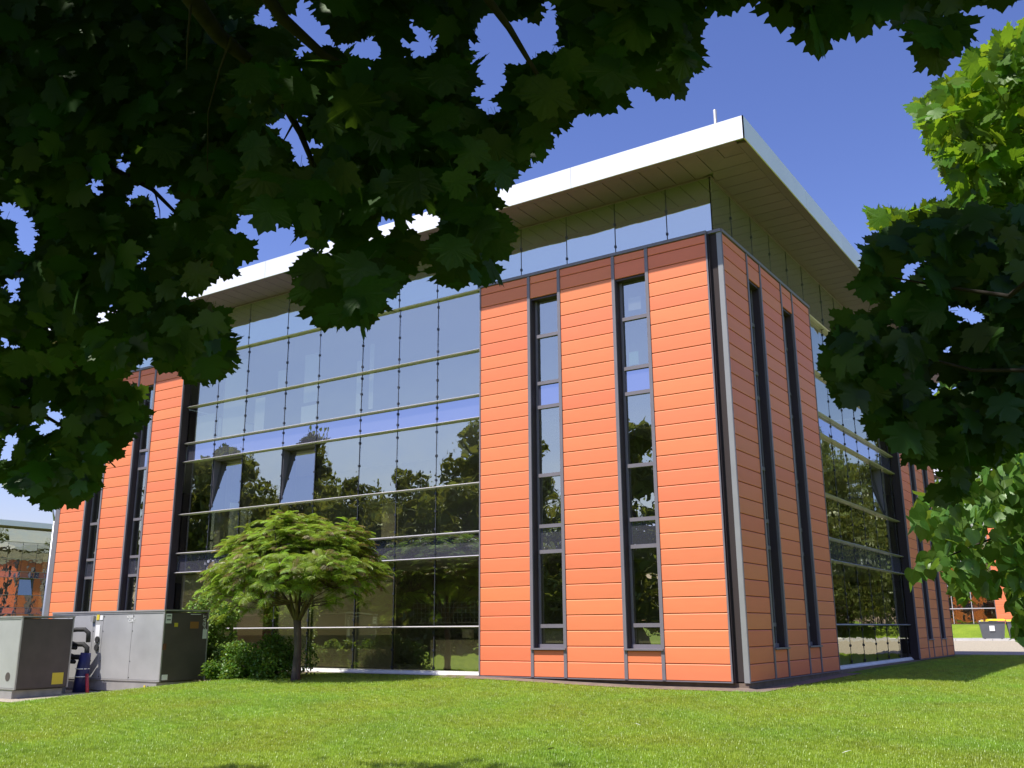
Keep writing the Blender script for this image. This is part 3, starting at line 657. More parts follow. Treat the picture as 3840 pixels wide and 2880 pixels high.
def scatter(poly, holes, dlo, dhi, size, layers, leafpx=.42, tol=4, keep=1.0, hmargin=.0):
    """leaf positions filling a bough whose outline as seen is poly, spread through its depth"""
    us = [q[0] for q in poly]; vs_ = [q[1] for q in poly]; out = []
    for L_ in range(layers):
        d_mid = dlo + (dhi - dlo) * (L_ + .5) / layers; px = 2062.95 * size / d_mid; g = px * .62
        u = min(us)
        while u < max(us):
            v = min(vs_)
            while v < max(vs_):
                uu, vv = u + random.uniform(-.5, .5) * g, v + random.uniform(-.5, .5) * g
                d = d_mid + random.uniform(-.5, .5) * (dhi - dlo) / layers; r_ = px * leafpx
                if random.random() < keep:
                    ok = sum(inside(poly, uu + dx * r_, vv + dy * r_) for dx, dy in ((0, 0), (1, 0), (-1, 0), (0, 1), (0, -1)))
                    if ok >= tol and not any(((uu - a) / (ra_ + r_ * hmargin)) ** 2 + ((vv - b_) / (rb_ + r_ * hmargin)) ** 2 < 1 for a, b_, ra_, rb_ in holes):
                        out.append((at(uu, vv, d), size * random.uniform(.72, 1.15)))
                v += g
            u += g
    pos = np.array([tuple(q[0]) for q in out]); sz = np.array([q[1] for q in out]); return pos, sz
def hang(N, droop=1.0, spread=.6, face=.6):
    tip = np.stack([rng.normal(0, spread, N), rng.normal(0, spread, N), -droop + rng.normal(0, .45, N)], 1)
    nor = rng.normal(0, 1, (N, 3)) * (1 - face) + np.array([-fw.x, -fw.y, .25])[None] * face * 1.6
    return rotmats(tip, nor)
def flat_(N):
    a = rng.random(N) * 6.283; tip = np.stack([np.cos(a), np.sin(a), -.3 + rng.normal(0, .25, N)], 1); nor = np.stack([rng.normal(0, .35, N), rng.normal(0, .35, N), np.ones(N)], 1)
    return rotmats(tip, nor)

# ------------------------------------------------------------------ the maple whose boughs hang over the camera
trunk_xy = CAM - Vector((-.555, .83, 0)) * 2.6 - Vector((.83, .56, 0)) * 1.6
tz = gz(trunk_xy.x, trunk_xy.y)
maple = thing('maple_tree', (trunk_xy.x, trunk_xy.y, tz), 'big maple whose dark shaded boughs hang across the top and left of the view', 'tree')
top = Vector((trunk_xy.x, trunk_xy.y, 5.2))
b = MB(); b.tube([(trunk_xy.x, trunk_xy.y, tz - .1), (trunk_xy.x, trunk_xy.y, tz + .4), (trunk_xy.x + .05, trunk_xy.y, 3), top, top + Vector((.1, .2, 3))], [.34, .25, .22, .17, .05], 12); b.build('trunk', M['bark'], maple, smooth=True)
def bough(pts, r0, r1, parent, m='barkdark', seg=7, name='branch'):
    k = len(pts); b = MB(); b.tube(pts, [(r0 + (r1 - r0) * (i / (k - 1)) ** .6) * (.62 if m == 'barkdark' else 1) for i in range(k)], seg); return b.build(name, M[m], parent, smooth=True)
def arc(uvs): return [at(*q) for q in uvs]
fork = top - Vector((0, 0, .9))
bough([fork] + arc([(330, -160, 2.9), (410, -10, 3.1), (470, 75, 3.3), (560, 150, 3.5), (600, 200, 3.6), (650, 290, 3.8), (695, 400, 4.0), (720, 470, 4.2)]), .09, .008, maple)
bough([fork] + arc([(500, -120, 3.0), (610, 40, 3.2)]) + arc([(700, 120, 3.3), (830, 190, 3.5), (920, 230, 3.6)]), .07, .008, maple)
bough(arc([(560, 150, 3.5), (640, 200, 3.6), (720, 230, 3.8), (800, 300, 4.0), (860, 420, 4.3)]), .022, .005, maple)
bough([fork] + arc([(-120, 60, 4.6), (60, 150, 4.8), (180, 330, 5.0), (330, 410, 5.2), (400, 480, 5.4), (470, 560, 5.5)]), .07, .006, maple)
bough([fork] + arc([(-200, 500, 5.0), (0, 560, 5.4), (150, 640, 5.6), (300, 690, 5.8), (420, 730, 5.9)]), .06, .006, maple)
bough([fork] + arc([(-240, 820, 5.4), (-40, 860, 5.8), (100, 900, 6.0), (200, 960, 6.1), (250, 1010, 6.2)]), .05, .006, maple)
bough([fork] + arc([(900, -220, 2.6), (1010, -60, 2.8), (1100, 60, 3.0), (1160, 160, 3.1), (1180, 240, 3.1)]), .05, .006, maple)
bough([fork] + arc([(1400, -250, 2.7), (1560, -90, 2.9), (1720, -20, 3.1), (1860, -20, 3.2), (1990, -10, 3.3), (2040, 90, 3.3)]), .04, .004, maple)
bough([fork] + arc([(2350, -350, 2.6), (2420, 200, 3.0), (2330, 520, 3.4), (2180, 640, 3.8), (2040, 620, 4.0), (1930, 600, 4.1)]), .06, .005, maple)
bough(arc([(2330, 520, 3.4), (2260, 800, 3.8), (2100, 800, 4.0), (1950, 760, 4.2), (1860, 780, 4.3)]), .03, .004, maple)
for q in ([(415, -20, 3.1), (405, 90, 3.1), (403, 150, 3.2)], [(500, 80, 3.3), (475, 150, 3.4), (450, 240, 3.5), (448, 370, 3.6)], [(215, -30, 4.4), (222, 60, 4.4), (190, 75, 4.5)], [(640, 255, 3.8), (615, 300, 3.9), (590, 335, 4.0)], [(333, 408, 5.2), (345, 455, 5.2), (346, 475, 5.2)]):
    bough(arc(q), .010, .003, maple, seg=5, name='twig')
EL_ = lambda x0, x1, y0, y1: ((x0 + x1) / 2, (y0 + y1) / 2, (x1 - x0) / 2, (y1 - y0) / 2)
holes = [EL_(630, 697, -5, 125), EL_(596, 640, 250, 292), EL_(642, 686, 312, 352), EL_(335, 380, 406, 486), EL_(172, 226, 388, 422), EL_(1030, 1130, 35, 188), EL_(745, 810, 78, 126), EL_(872, 928, 68, 122),
         EL_(1165, 1210, 12, 56), EL_(1025, 1056, 205, 248), EL_(0, 28, 440, 478), EL_(36, 92, 480, 525), EL_(30, 58, 525, 560), EL_(100, 112, 690, 740), EL_(10, 50, 600, 655), EL_(0, 22, 720, 760), EL_(215, 250, 665, 695), EL_(100, 128, 885, 930), EL_(60, 75, 925, 945),
         EL_(1165, 1200, 90, 112), EL_(560, 585, 20, 60), EL_(280, 300, 400, 440), EL_(245, 268, 340, 365), EL_(0, 22, 940, 1010), EL_(185, 200, 540, 560), EL_(885, 950, 472, 500), EL_(806, 836, 500, 528), EL_(700, 735, 522, 545), EL_(412, 440, 640, 655), EL_(290, 320, 560, 575), EL_(228, 250, 680, 700)]
P_top = [(560, -120), (1470, -120), (1478, 30), (1505, 52), (1503, 133), (1443, 195), (1414, 180), (1371, 180), (1332, 191), (1316, 223), (1269, 219), (1230, 226), (1214, 258), (1179, 246), (1166, 281), (1185, 305), (1156, 328), (1125, 332), (1101, 324), (1089, 297), (1066, 285), (1042, 300),
         (1115, 344), (1113, 379), (1082, 391), (1043, 414), (1023, 418), (1027, 434), (1054, 445), (1093, 469), (1089, 500), (1066, 543), (1042, 560), (1042, 600), (1000, 622), (965, 610), (941, 560), (925, 527), (870, 545), (862, 582), (822, 602), (836, 645), (812, 682), (765, 692), (745, 702), (700, 692), (688, 655), (655, 652), (650, 600), (690, 556), (700, 533), (687, 514), (656, 490), (653, 462), (621, 479), (587, 472), (555, 451), (530, 440)]
P_left = [(-140, -120), (620, -120), (600, 300), (560, 452), (520, 438), (505, 444), (455, 503), (510, 524), (521, 573), (486, 590), (448, 594), (430, 612), (410, 604), (400, 622), (354, 622), (375, 650), (451, 647), (472, 657), (462, 678), (483, 723), (500, 755), (486, 775), (490, 807), (458, 812), (455, 829), (424, 817), (403, 803), (368, 789), (345, 755), (306, 758), (295, 782), (271, 803), (257, 793), (243, 813),
          (200, 800), (160, 770), (100, 790), (-140, 800)]
P_low = [(-140, 590), (60, 640), (120, 760), (200, 770), (245, 813), (250, 831), (292, 852), (306, 900), (295, 935), (264, 932), (285, 977), (236, 959), (257, 1008), (215, 984), (208, 1039), (253, 1060), (208, 1050), (177, 1074), (139, 1090), (83, 1093), (69, 1062), (14, 1055), (0, 1034), (-140, 1030)]
P_r1 = [(1500, -120), (1500, 0), (1530, 25), (1550, 66), (1598, 45), (1612, -10), (1640, 0), (1690, 40), (1735, 106), (1770, 62), (1810, 75), (1832, 25), (1870, 52), (1900, 30), (1960, 80), (2000, 62), (2035, 10), (2062, 48), (2100, 20), (2150, 5), (2212, -20), (2212, -120)]
P_r2 = [(1990, 78), (2040, 60), (2088, 75), (2070, 120), (2012, 150), (1995, 120)]
P_rd = [(2330, 420), (2180, 470), (2060, 470), (1990, 500), (1925, 498), (1914, 517), (1858, 545), (1925, 556), (1868, 570), (1872, 618), (1912, 640), (1945, 625), (1960, 590), (1990, 560), (2000, 575), (1985, 620), (1930, 670), (1841, 708), (1840, 722), (1807, 742), (1830, 765), (1775, 788), (1792, 819), (1845, 811), (1826, 843), (1838, 900), (1849, 866), (1872, 861), (1899, 872), (1878, 905), (1886, 934), (1899, 949), (1928, 936), (1945, 889), (1972, 891), (1953, 936), (1976, 951), (1951, 984), (1957, 1011), (1991, 991), (2013, 978), (2025, 1010), (2060, 1040), (2010, 1080), (2020, 1100), (2080, 1060), (2100, 1000), (2130, 990), (2212, 960), (2330, 960)]
holes_r = [EL_(1935, 1985, 565, 615), EL_(2000, 2020, 655, 668), EL_(2075, 2115, 668, 705), EL_(2010, 2035, 825, 845), EL_(2060, 2085, 820, 842), EL_(1952, 1966, 705, 718), EL_(2035, 2050, 745, 760)]
allp, alls = [], []
for poly, hs_, d0, d1, sz, ly, tol in ((P_top, holes, 3.0, 4.4, .112, 4, 3), (P_left, holes, 3.9, 6.4, .108, 5, 3), (P_low, holes, 5.6, 7.0, .112, 3, 3), (P_r1, [], 3.0, 3.5, .125, 3, 4), (P_r2, [], 3.0, 3.2, .11, 3, 3), (P_rd, holes_r, 3.9, 5.2, .112, 5, 3)):
    p_, s_ = scatter(poly, hs_, d0, d1, sz, ly, tol=tol, hmargin=1.15); allp.append(p_); alls.append(s_)
mp_, ms_ = np.concatenate(allp), np.concatenate(alls)
mp_ = mp_ + np.array([0, 0, 1])[None] * (ms_ * .45)[:, None]     # the outline point is the blade's middle, the stalk sits above it
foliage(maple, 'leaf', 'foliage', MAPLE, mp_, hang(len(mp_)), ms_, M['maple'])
# the crown above the frame that shades them
cp = []
while len(cp) < 11800:
    f_, l_, h_ = random.uniform(-6, 6.2), random.uniform(-4.2, 7.2), random.uniform(2.6, 8.5)
    if ((f_ - .5) / 6.2) ** 2 + ((l_ - 1.4) / 5.9) ** 2 + ((h_ - 5.5) / 3.2) ** 2 > 1: continue
    q = Vector((CAM.x, CAM.y, 0)) + Vector((-.555, .83, 0)) * f_ - Vector((.83, .56, 0)) * l_ + Vector((0, 0, h_))
    if in_frame(q, 130) or (q - CAM).length < 1.9 or (l_ < -.2 and f_ > 3.6): continue
    cp.append(tuple(q))
cp = np.array(cp); stuff(put('foliage', leaves_mesh('foliage', MAPLE_LO, cp, flat_(len(cp)), rng.uniform(.16, .22, len(cp)), M['maple']), maple))
# two high sprigs whose shade touches the lawn at the foot of the view
sp = []
for (u0, v0), n_ in (((420, 1700), 200), ((960, 1700), 220)):
    d_ = ray(u0, v0); k_ = (-.47 - CAM.z) / d_.z; G = CAM + d_ * k_; c_ = G + SUN * (9.6 / SUN.z)
    for _ in range(n_): sp.append(tuple(c_ + Vector((random.gauss(0, .55), random.gauss(0, .4), random.gauss(0, .35)))))
sp = np.array([q for q in sp if not in_frame(q, 60)]); stuff(put('foliage', leaves_mesh('foliage', MAPLE_LO, sp, flat_(len(sp)), rng.uniform(.18, .24, len(sp)), M['maple']), maple))

# ------------------------------------------------------------------ sunlit maple and lime at the right
def side_tree(name, xy, label, hgt, r0):
    z_ = gz(*xy); t = thing(name, (xy[0], xy[1], z_), label, 'tree')
    b = MB(); b.tube([(xy[0], xy[1], z_ - .1), (xy[0], xy[1], z_ + .3), (xy[0] + .1, xy[1], z_ + hgt * .6), (xy[0], xy[1] + .1, z_ + hgt)], [r0 * 1.4, r0, r0 * .7, r0 * .3], 10); b.build('trunk', M['bark'], t, smooth=True); return t
q = at(2700, 1000, 8.2); m2 = side_tree('maple_tree', (q.x, q.y), 'sunlit bright green maple leaning in at the upper right edge', 7, .16)
P_s = [(2212, 38), (2150, 80), (2110, 110), (2085, 150), (2040, 165), (2000, 190), (1985, 215), (1968, 240), (1990, 262), (2010, 275), (2005, 326), (2048, 383), (2063, 410), (2048, 433), (2010, 440), (1950, 452), (1902, 434), (1866, 470), (1900, 480), (1930, 520), (1990, 520), (2100, 560), (2420, 600), (2420, -40)]
p_, s_ = scatter(P_s, [EL_(2062, 2085, 390, 420), EL_(2110, 2150, 245, 262)], 6.6, 9.0, .118, 7, tol=4)
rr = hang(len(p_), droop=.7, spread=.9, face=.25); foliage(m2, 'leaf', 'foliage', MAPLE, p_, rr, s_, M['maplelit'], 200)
for q_ in ([(2700, 700, 8.2), (2400, 420, 8.0), (2200, 330, 7.8), (2050, 260, 7.6)], [(2700, 850, 8.2), (2400, 560, 8.0), (2100, 480, 7.7), (1900, 462, 7.5)], [(2700, 500, 8.2), (2420, 200, 8.2), (2150, 130, 8.0)]): bough(arc(q_), .05, .006, m2)
q = at(2620, 1500, 6.9); lt = side_tree('lime_tree', (q.x, q.y), 'lime tree with heart-shaped sunlit leaves hanging low at the right edge', 5, .13)
P_l = [(2212, 960), (2120, 985), (2060, 1000), (2010, 1040), (1985, 1062), (1954, 1098), (1960, 1135), (1990, 1146), (2030, 1150), (2007, 1187), (1973, 1212), (1954, 1251), (1975, 1262), (2000, 1235), (2057, 1243), (2062, 1282), (2085, 1322), (2095, 1284), (2151, 1273), (2180, 1312), (2193, 1334), (2195, 1387), (2420, 1400), (2420, 940)]
p_, s_ = scatter(P_l, [EL_(2120, 2170, 1205, 1235)], 5.8, 7.6, .088, 4, tol=4, keep=.75)
P_l2 = [(2160, 960), (2212, 940), (2420, 900), (2420, 1400), (2196, 1385), (2185, 1310), (2150, 1150)]
p2_, s2_ = scatter(P_l2, [], 5.8, 7.8, .088, 4, tol=4); p_ = np.concatenate([p_, p2_]); s_ = np.concatenate([s_, s2_])
P_l3 = [(2030, 800), (2100, 720), (2212, 700), (2300, 700), (2300, 960), (2100, 980), (2040, 930)]
p2_, s2_ = scatter(P_l3, [], 6.6, 7.8, .088, 3, tol=4, keep=.6); p_ = np.concatenate([p_, p2_]); s_ = np.concatenate([s_, s2_])
foliage(lt, 'leaf', 'foliage', LIME, p_, hang(len(p_), droop=.9, spread=.7, face=.35), s_, M['lime'])
for q_ in ([(2620, 1050, 6.9), (2400, 1000, 6.8), (2200, 1020, 6.6), (2050, 1075, 6.4), (1975, 1105, 6.4)], [(2620, 1150, 6.9), (2350, 1120, 6.8), (2150, 1160, 6.5), (2040, 1205, 6.4), (1975, 1235, 6.4)], [(2600, 1250, 6.9), (2350, 1180, 6.8), (2220, 1260, 6.6), (2205, 1370, 6.5)]): bough(arc(q_), .03, .003, lt)

# ------------------------------------------------------------------ sumac on the lawn
SX0, SY0 = -9.45, -2.45; sz0 = gz(SX0, SY0)
sumac = thing('sumac_tree', (SX0, SY0, sz0), 'small umbrella-shaped tree with drooping feathery leaves in front of the glass bay', 'tree')
fk = Vector((SX0 - .04, SY0, 1.18))
b = MB(); b.tube([(SX0, SY0, sz0 - .1), (SX0, SY0, sz0 + .15), (SX0 + .02, SY0, .65), fk + Vector((0, 0, .05))], [.13, .095, .078, .085], 10); b.build('trunk', M['bark'], sumac, smooth=True)
def frond(v=9, red=0):
    vs_, fs = [], []; pts = []
    for i in range(v + 1):
        s = i / v; pts.append(np.array([0, s * .82, .10 * math.sin(s * 2.0) - .26 * s * s]))
    for i in range(v):
        a_, c_ = pts[i], pts[i + 1]; b0 = len(vs_); w_ = .012
        vs_ += [a_ + [-w_, 0, 0], a_ + [w_, 0, 0], c_ + [w_, 0, 0], c_ + [-w_, 0, 0]]; fs += [(b0, b0 + 1, b0 + 2), (b0, b0 + 2, b0 + 3)]
        if i >= 1:
            ln = .34 * (1 - .45 * abs(i / v - .45) * 2)
            for sg in (-1, 1):
                b0 = len(vs_); o_ = a_
                vs_ += [o_, o_ + [sg * ln * .45, .02 + .035, -.03], o_ + [sg * ln, .14, -.16], o_ + [sg * ln * .5, .115, -.06]]; fs += [(b0, b0 + 1, b0 + 2), (b0, b0 + 2, b0 + 3)]
    return np.array(vs_, float), np.array(fs)
FR = frond()
ctr = Vector((SX0 - .25, SY0 + .1, 1.72)); ra_, rb_, rh = 2.25, 1.85, 1.55
pos_, tip_, nor_, siz_, redm = [], [], [], [], []
tips = []
for k in range(1200):
    a = random.random() * 6.283; rr_ = math.sqrt(random.random()); lay = random.choice([1, 1, 1, .9, .78])
    x, y = math.cos(a) * rr_ * ra_ * lay, math.sin(a) * rr_ * rb_ * lay
    zz = rh * math.sqrt(max(0, 1 - (rr_ * .93) ** 2)) * lay + .55 * mnoise.noise((x * 1.5, y * 1.5, 3)) + random.uniform(-.14, .10) - (.25 if rr_ > .8 else 0) + (.15 if x > 0 else 0) * rr_
    if x < 0: zz -= .22 * (-x / ra_) ** 2
    if random.random() < .28: zz -= random.uniform(.15, .55); x *= .93; y *= .93
    if rr_ > .9 and random.random() < .4: continue
    if mnoise.noise((x * 1.9 + 7, y * 1.9, zz)) < -.42: continue
    c_ = ctr + Vector((x, y, zz)); tips.append(c_)
    n_ = random.randint(5, 8); a0 = random.random() * 6.28
    for j in range(n_):
        th = a0 + j * 6.283 / n_ + random.uniform(-.3, .3)
        ax_ = Vector((x / ra_ ** 2, y / rb_ ** 2, max(.02, zz) / rh ** 2)).normalized() * .8 + Vector((random.gauss(0, .22), random.gauss(0, .22), .75)); ax_.normalize(); t1_ = ax_.orthogonal().normalized(); t2_ = ax_.cross(t1_); tv_ = t1_ * math.cos(th) + t2_ * math.sin(th) + ax_ * random.uniform(.1, .5); pos_.append(tuple(c_)); tip_.append(tuple(tv_)); nor_.append(tuple(ax_)); siz_.append(random.uniform(.22, .36)); redm.append(rr_ > .2 and lay == 1 and random.random() < .22)
pos_ = np.array(pos_); rts = rotmats(np.array(tip_), np.array(nor_)); siz_ = np.array(siz_); redm = np.array(redm)
foliage(sumac, 'leaf_frond', 'foliage', FR, pos_[~redm], rts[~redm], siz_[~redm], M['sumac'], 250)
foliage(sumac, 'leaf_frond', 'foliage', FR, pos_[redm], rts[redm], siz_[redm], M['sumacred'], 50)
mains = []
for k in range(8):
    a = k * 6.283 / 8 + random.uniform(-.25, .25); R1 = random.uniform(.65, 1.0)
    p1 = fk + Vector((math.cos(a) * .28, math.sin(a) * .22, .40)); p2 = fk + Vector((math.cos(a) * .9 * R1, math.sin(a) * .65 * R1, .95)); p3 = ctr + Vector((math.cos(a) * ra_ * .62 * R1, math.sin(a) * rb_ * .62 * R1, .25 + .5 * (1 - R1)))
    bough([fk - Vector((0, 0, .03)), p1, (p1 + p2) / 2 + Vector((random.uniform(-.06, .06), 0, 0)), p2, p3], .048, .014, sumac, 'bark', 7); mains += [p1, p2, p3, (p2 + p3) / 2]
tw_ = MB()
for c_ in tips[::2]:
    m_ = min(mains, key=lambda q: (q - c_).length + (0 if q.z < c_.z else 2)); mid = (m_ + c_) / 2 + Vector((random.uniform(-.1, .1), random.uniform(-.1, .1), -.08))
    tw_.tube([m_, mid, c_], [.016, .011, .006], 4, cap=False)
stuff(tw_.build('twigs', M['bark'], sumac))

# ------------------------------------------------------------------ shrubs
def shrub(name, c, r_, n_leaves, size, m, label, cat='shrub', lumps=14, stems=7, proto=OVAL):
    z_ = gz(c[0], c[1]); t = thing(name, (c[0], c[1], z_), label, cat)
    ls = []
    for k in range(lumps):
        a = random.random() * 6.283; q = random.random() ** .5; ls.append((Vector((c[0] + math.cos(a) * r_[0] * .7 * q, c[1] + math.sin(a) * r_[1] * .7 * q, z_ + r_[2] * random.uniform(.15, .85) * (1.05 - .45 * q))), random.uniform(.28, .46) * min(r_[0], r_[1], r_[2] * .8)))
    ps = []
    for k in range(n_leaves):
        cc, rr_ = random.choice(ls); v = Vector((random.gauss(0, 1), random.gauss(0, 1), random.gauss(0, 1))).normalized() * rr_ * random.uniform(.75, 1.12) * (1 if random.random() > .06 else 1.35)
        q = cc + v
        if q.z < z_ + .02: q.z = z_ + random.uniform(.02, .1)
        ps.append(tuple(q))
    ps = np.array(ps); nor = rng.normal(0, .6, (len(ps), 3)) + [0, -.2, .8]; tip = rng.normal(0, 1, (len(ps), 3)) + [0, 0, -.2]
    stuff(put('foliage', leaves_mesh('foliage', proto, ps, rotmats(tip, nor), rng.uniform(.7, 1.25, len(ps)) * size, m), t))
    for k in range(stems):
        a = random.random() * 6.283; e = random.choice(ls)[0]; bough([(c[0] + math.cos(a) * .08, c[1] + math.sin(a) * .08, z_ - .03), (Vector((c[0], c[1], z_)) + e) / 2, e], .022, .006, t, 'bark', 5, 'stem')
    return t
shrub('low_shrub', (-10.8, -1.95), (1.75, .75, 1.12), 8500, .075, M['bush'], 'dense dark green rounded shrub behind the sumac trunk', lumps=26)
shrub('low_shrub', (-11.75, -2.25), (.95, .6, .55), 3200, .075, M['bush'], 'low dark shrub creeping beside the right-hand chiller', lumps=14)
shrub('tall_shrub', (-13.9, -1.1), (1.25, .6, 3.35), 7000, .105, M['shrub'], 'tall loose bright green shrub behind the chiller with stickers', lumps=30, stems=9)
shrub('thin_shrub', (-12.55, -1.5), (.6, .4, 1.7), 2000, .10, M['shrub'], 'slender pale green shrub between the chiller and the sumac', lumps=11, stems=5)

# ------------------------------------------------------------------ trees around (seen mostly mirrored in the glass)
def far_tree_meshes(seed, h, r_, nl, conifer=False):
    random.seed(seed); ls = []
    for k in range(44):
        t_ = random.random(); zc = h * (.12 + .82 * t_); rr_ = r_ * (math.sin(math.pi * min(1, .18 + t_ * .80)) ** .7) * (1 if not conifer else (1.15 - t_)) * random.random() ** .5; a = random.random() * 6.283
        ls.append((Vector((math.cos(a) * rr_, math.sin(a) * rr_, zc)), r_ * random.uniform(.2, .38) * (1.1 - .5 * t_)))
    ps = []
    for k in range(nl):
        cc, q = random.choice(ls); v = Vector((random.gauss(0, 1), random.gauss(0, 1), random.gauss(0, 1))).normalized() * q * random.uniform(.6, 1.15); ps.append(tuple(cc + v))
    ps = np.array(ps); me = leaves_mesh('crown', QUAD, ps, rotmats(rng.normal(0, 1, (nl, 3)), rng.normal(0, .7, (nl, 3)) + [0, 0, .7]), rng.uniform(.25, .55, nl), M['bgtree'])
    b = MB(); b.tube([(0, 0, -.3), (0, 0, .6), (.1, 0, h * .4), (0, .1, h * .85)], [.36, .25, .17, .04], 8)
    for k in range(9): c_ = ls[k * 3][0]; z_ = c_.z * .6; b.tube([(0.05, 0, z_), tuple(c_ * .5 + Vector((0, 0, z_ * .5))), tuple(c_)], [.09, .06, .02], 5)
    return me, b.mesh('trunk', M['bark'], smooth=True)
protos = [far_tree_meshes(11, 13, 4.0, 8500), far_tree_meshes(12, 14.5, 4.9, 9500), far_tree_meshes(13, 11, 4.0, 7500), far_tree_meshes(14, 15, 3.6, 7500, True)]
random.seed(5)
spots = [(-66, -37, 1, 1.1), (-58, -35, 0, 1.12), (-53, -40, 3, 1.1), (-47, -36, 2, 1.05), (-42, -34, 1, .8), (-37.5, -37, 0, .98), (-33, -35, 2, 1.12), (-29.5, -38, 3, .95), (-25, -34, 2, .66), (-21, -37, 0, .98), (-15, -39, 1, .9), (-74, -33, 3, 1.1), (-61, -48, 0, 1.3), (-40, -48, 1, 1.15), (-28, -50, 0, 1.1),
         (13.5, 52, 1, .95), (10.0, 66, 0, .92), (17.5, 64, 1, 1.05), (23, 47, 2, 1.1), (14, 82, 3, 1.1), (27, 75, 1, 1.2), (7.5, 78, 2, 1.0), (4, 92, 1, 1.1), (11, 95, 0, 1.2), (20, 98, 1, 1.2), (18, 76, 0, 1.0), (33, 62, 0, 1.1), (-50, -50, 1, 1.1), (-70, -46, 1, 1.1), (-34, -46, 2, 1.1), (-45, -41, 2, .8), (-56, -43, 2, 1.0)]
side = ['standing across the lawn to the south', 'standing beyond the road to the north-east']
for i, (x, y, k, s_) in enumerate(spots):
    z_ = gz(x, y); t = thing('background_tree', (x, y, z_), '%s mirrored in the %s' % (['rounded green broadleaf tree', 'broad spreading green tree', 'low bushy green tree', 'tall narrow green tree'][k], 'front glass bay' if y < 0 else 'side glass bay'), 'tree', 'trees mirrored in the front glass' if y < 0 else 'trees mirrored in the side glass')
    rz = Matrix.Rotation(random.random() * 6.28, 4, 'Z') @ Matrix.Diagonal((s_ * 1.05, s_ * 1.05, s_ * random.uniform(.92, 1.17), 1))
    for me, nm in zip(protos[k], ('crown', 'trunk')):
        o = bpy.data.objects.new(nm, me); col.objects.link(o); o.parent = t; o.matrix_basis = rz
        if nm == 'crown': o['kind'] = 'stuff'
# pale building mirrored in the side glass
t = thing('white_annex', (22, 92, gz(22, 92)), 'plain white annex mirrored low in the side glass bay', 'building')
z_ = gz(22, 92); b = MB(); b.box(13.2, 15.6, 88, 94, z_ - 1, z_ + 3.6); b.build('wall', M['white'], t); b = MB(); b.box(13, 15.8, 87.8, 94.2, z_ + 3.6, z_ + 3.8); b.build('roof', M['roof'], t)

# ------------------------------------------------------------------ grass
tuft = []
vs_, fs = [], []
for k in range(16):
    a = random.random() * 6.283; r_ = random.random() ** .5 * .055; x, y = math.cos(a) * r_, math.sin(a) * r_; h = random.uniform(.022, .048); w_ = .0019; th = random.random() * 6.283; ln = random.uniform(.2, .9) * h
    dx, dy = math.cos(th), math.sin(th); px, py = -dy * w_, dx * w_; b0 = len(vs_)
    vs_ += [(x - px, y - py, 0), (x + px, y + py, 0), (x + px * .8 + dx * ln * .35, y + py * .8 + dy * ln * .35, h * .62), (x - px * .8 + dx * ln * .35, y - py * .8 + dy * ln * .35, h * .62), (x + dx * ln, y + dy * ln, h)]
    fs += [(b0, b0 + 1, b0 + 2, b0 + 3), (b0 + 3, b0 + 2, b0 + 4)]
tm = bpy.data.meshes.new('grass_tuft'); tm.from_pydata(vs_, [], fs); tm.materials.append(M['grass']); tm.update()
tuft_o = bpy.data.objects.new('grass_tuft', tm)      # only a source for the geometry nodes, not linked to the scene
# region to grow: wedge of lawn in view, less the building and chiller bed
gbm = MB(); xs = np.arange(-24, 12, .5); ys = np.arange(-14.5, 22.5, .5)
def lawn_ok(x, y):
    if -23.9 < x < .05 and y > -.02: return False
    if -19 < x + .25 < -12.6 and -5.9 < y + .25 < -1.6: return False
    if -7 < x < .05 and y > -.55: return False
    if -.1 < x < .3 and -.6 < y < 6.5: return False
    w_, u, v = proj((x + .25, y + .25, gz(x, y))); return w_ > 4 and -120 < u < 2330 and v < 1800
dens = []
for x in xs:
    for y in ys:
        if lawn_ok(x, y):
            q = [(x, y), (x + .5, y), (x + .5, y + .5), (x, y + .5)]
            if x < .05 < x + .5 and y > -.5: q = [(max(a, .05), b_) for a, b_ in q]
            if y < -.02 < y + .5 and x < 0: q = [(a, min(b_, -.03)) for a, b_ in q]
            gbm.add([(a, b_, gz(a, b_)) for a, b_ in q], [(0, 1, 2, 3)]); w_ = proj((x, y, 0))[0]; dens.append(min(1, (10 / w_) ** 1.3))
gme = gbm.mesh('lawn_grass', M['grass']); at_ = gme.attributes.new('dens', 'FLOAT', 'FACE'); at_.data.foreach_set('value', np.array(dens, np.float32))
go = put('lawn_grass', gme); tag(go, 'short mown green grass of the lawn', 'grass', kind='stuff')
ng = bpy.data.node_groups.new('grow_grass', 'GeometryNodeTree'); ng.interface.new_socket('Geometry', in_out='INPUT', socket_type='NodeSocketGeometry'); ng.interface.new_socket('Geometry', in_out='OUTPUT', socket_type='NodeSocketGeometry')
N = ng.nodes; Lk = ng.links; gi = N.new('NodeGroupInput'); g_o = N.new('NodeGroupOutput')
dp = N.new('GeometryNodeDistributePointsOnFaces'); dp.inputs['Density'].default_value = 420
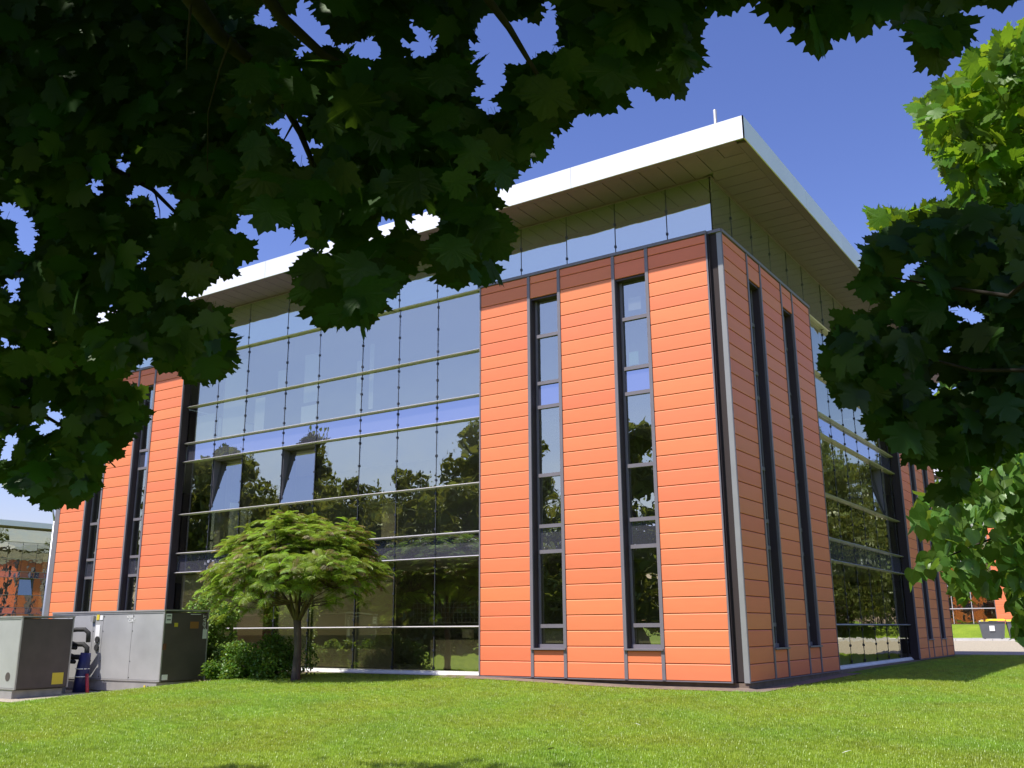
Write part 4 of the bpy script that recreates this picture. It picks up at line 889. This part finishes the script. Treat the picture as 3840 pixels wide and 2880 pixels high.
na = N.new('GeometryNodeInputNamedAttribute'); na.data_type = 'FLOAT'; na.inputs['Name'].default_value = 'dens'
mu = N.new('ShaderNodeMath'); mu.operation = 'MULTIPLY'; mu.inputs[1].default_value = 420; Lk.new(na.outputs['Attribute'], mu.inputs[0]); Lk.new(mu.outputs[0], dp.inputs['Density'])
oi = N.new('GeometryNodeObjectInfo'); oi.inputs['Object'].default_value = tuft_o
ip = N.new('GeometryNodeInstanceOnPoints'); rv = N.new('FunctionNodeRandomValue'); rv.data_type = 'FLOAT_VECTOR'; rv.inputs[0].default_value = (-.15, -.15, 0); rv.inputs[1].default_value = (.15, .15, 6.283)
rs_ = N.new('FunctionNodeRandomValue'); rs_.data_type = 'FLOAT'; rs_.inputs[2].default_value = .65; rs_.inputs[3].default_value = 1.25
Lk.new(gi.outputs[0], dp.inputs['Mesh']); Lk.new(dp.outputs['Points'], ip.inputs['Points']); Lk.new(oi.outputs['Geometry'], ip.inputs['Instance']); Lk.new(rv.outputs[0], ip.inputs['Rotation']); Lk.new(rs_.outputs[1], ip.inputs['Scale']); Lk.new(ip.outputs[0], g_o.inputs[0])
md = go.modifiers.new('grow', 'NODES'); md.node_group = ng
# litter on the lawn
for (u, v), m_, s_, lb in (((1385, 1577), 'paper', .06, 'small pale scrap lying on the lawn below the right windows'), ((1820, 1640), 'paper', .07, 'pale scrap lying on the lawn near the lower right'), ((1925, 1546), 'amber', .08, 'brown fallen leaf on the lawn right of the building corner'), ((1185, 1632), 'concrete', .09, 'dry clump of cut grass at the foot of the view')):
    d_ = ray(u, v); k_ = 5
    while (CAM + d_ * k_).z > gz(*(CAM + d_ * k_).xy) and k_ < 40: k_ += .05
    q = CAM + d_ * k_; me = proto_mesh('fallen_leaf', OVAL, M[m_]); o = put('fallen_leaf', me, None, mtx=Matrix.Translation((q.x, q.y, gz(q.x, q.y) + .055)) @ Matrix.Rotation(random.random() * 6, 4, 'Z') @ Matrix.Rotation(.4, 4, 'X') @ Matrix.Scale(s_ * 1.5, 4)); tag(o, lb, 'litter')
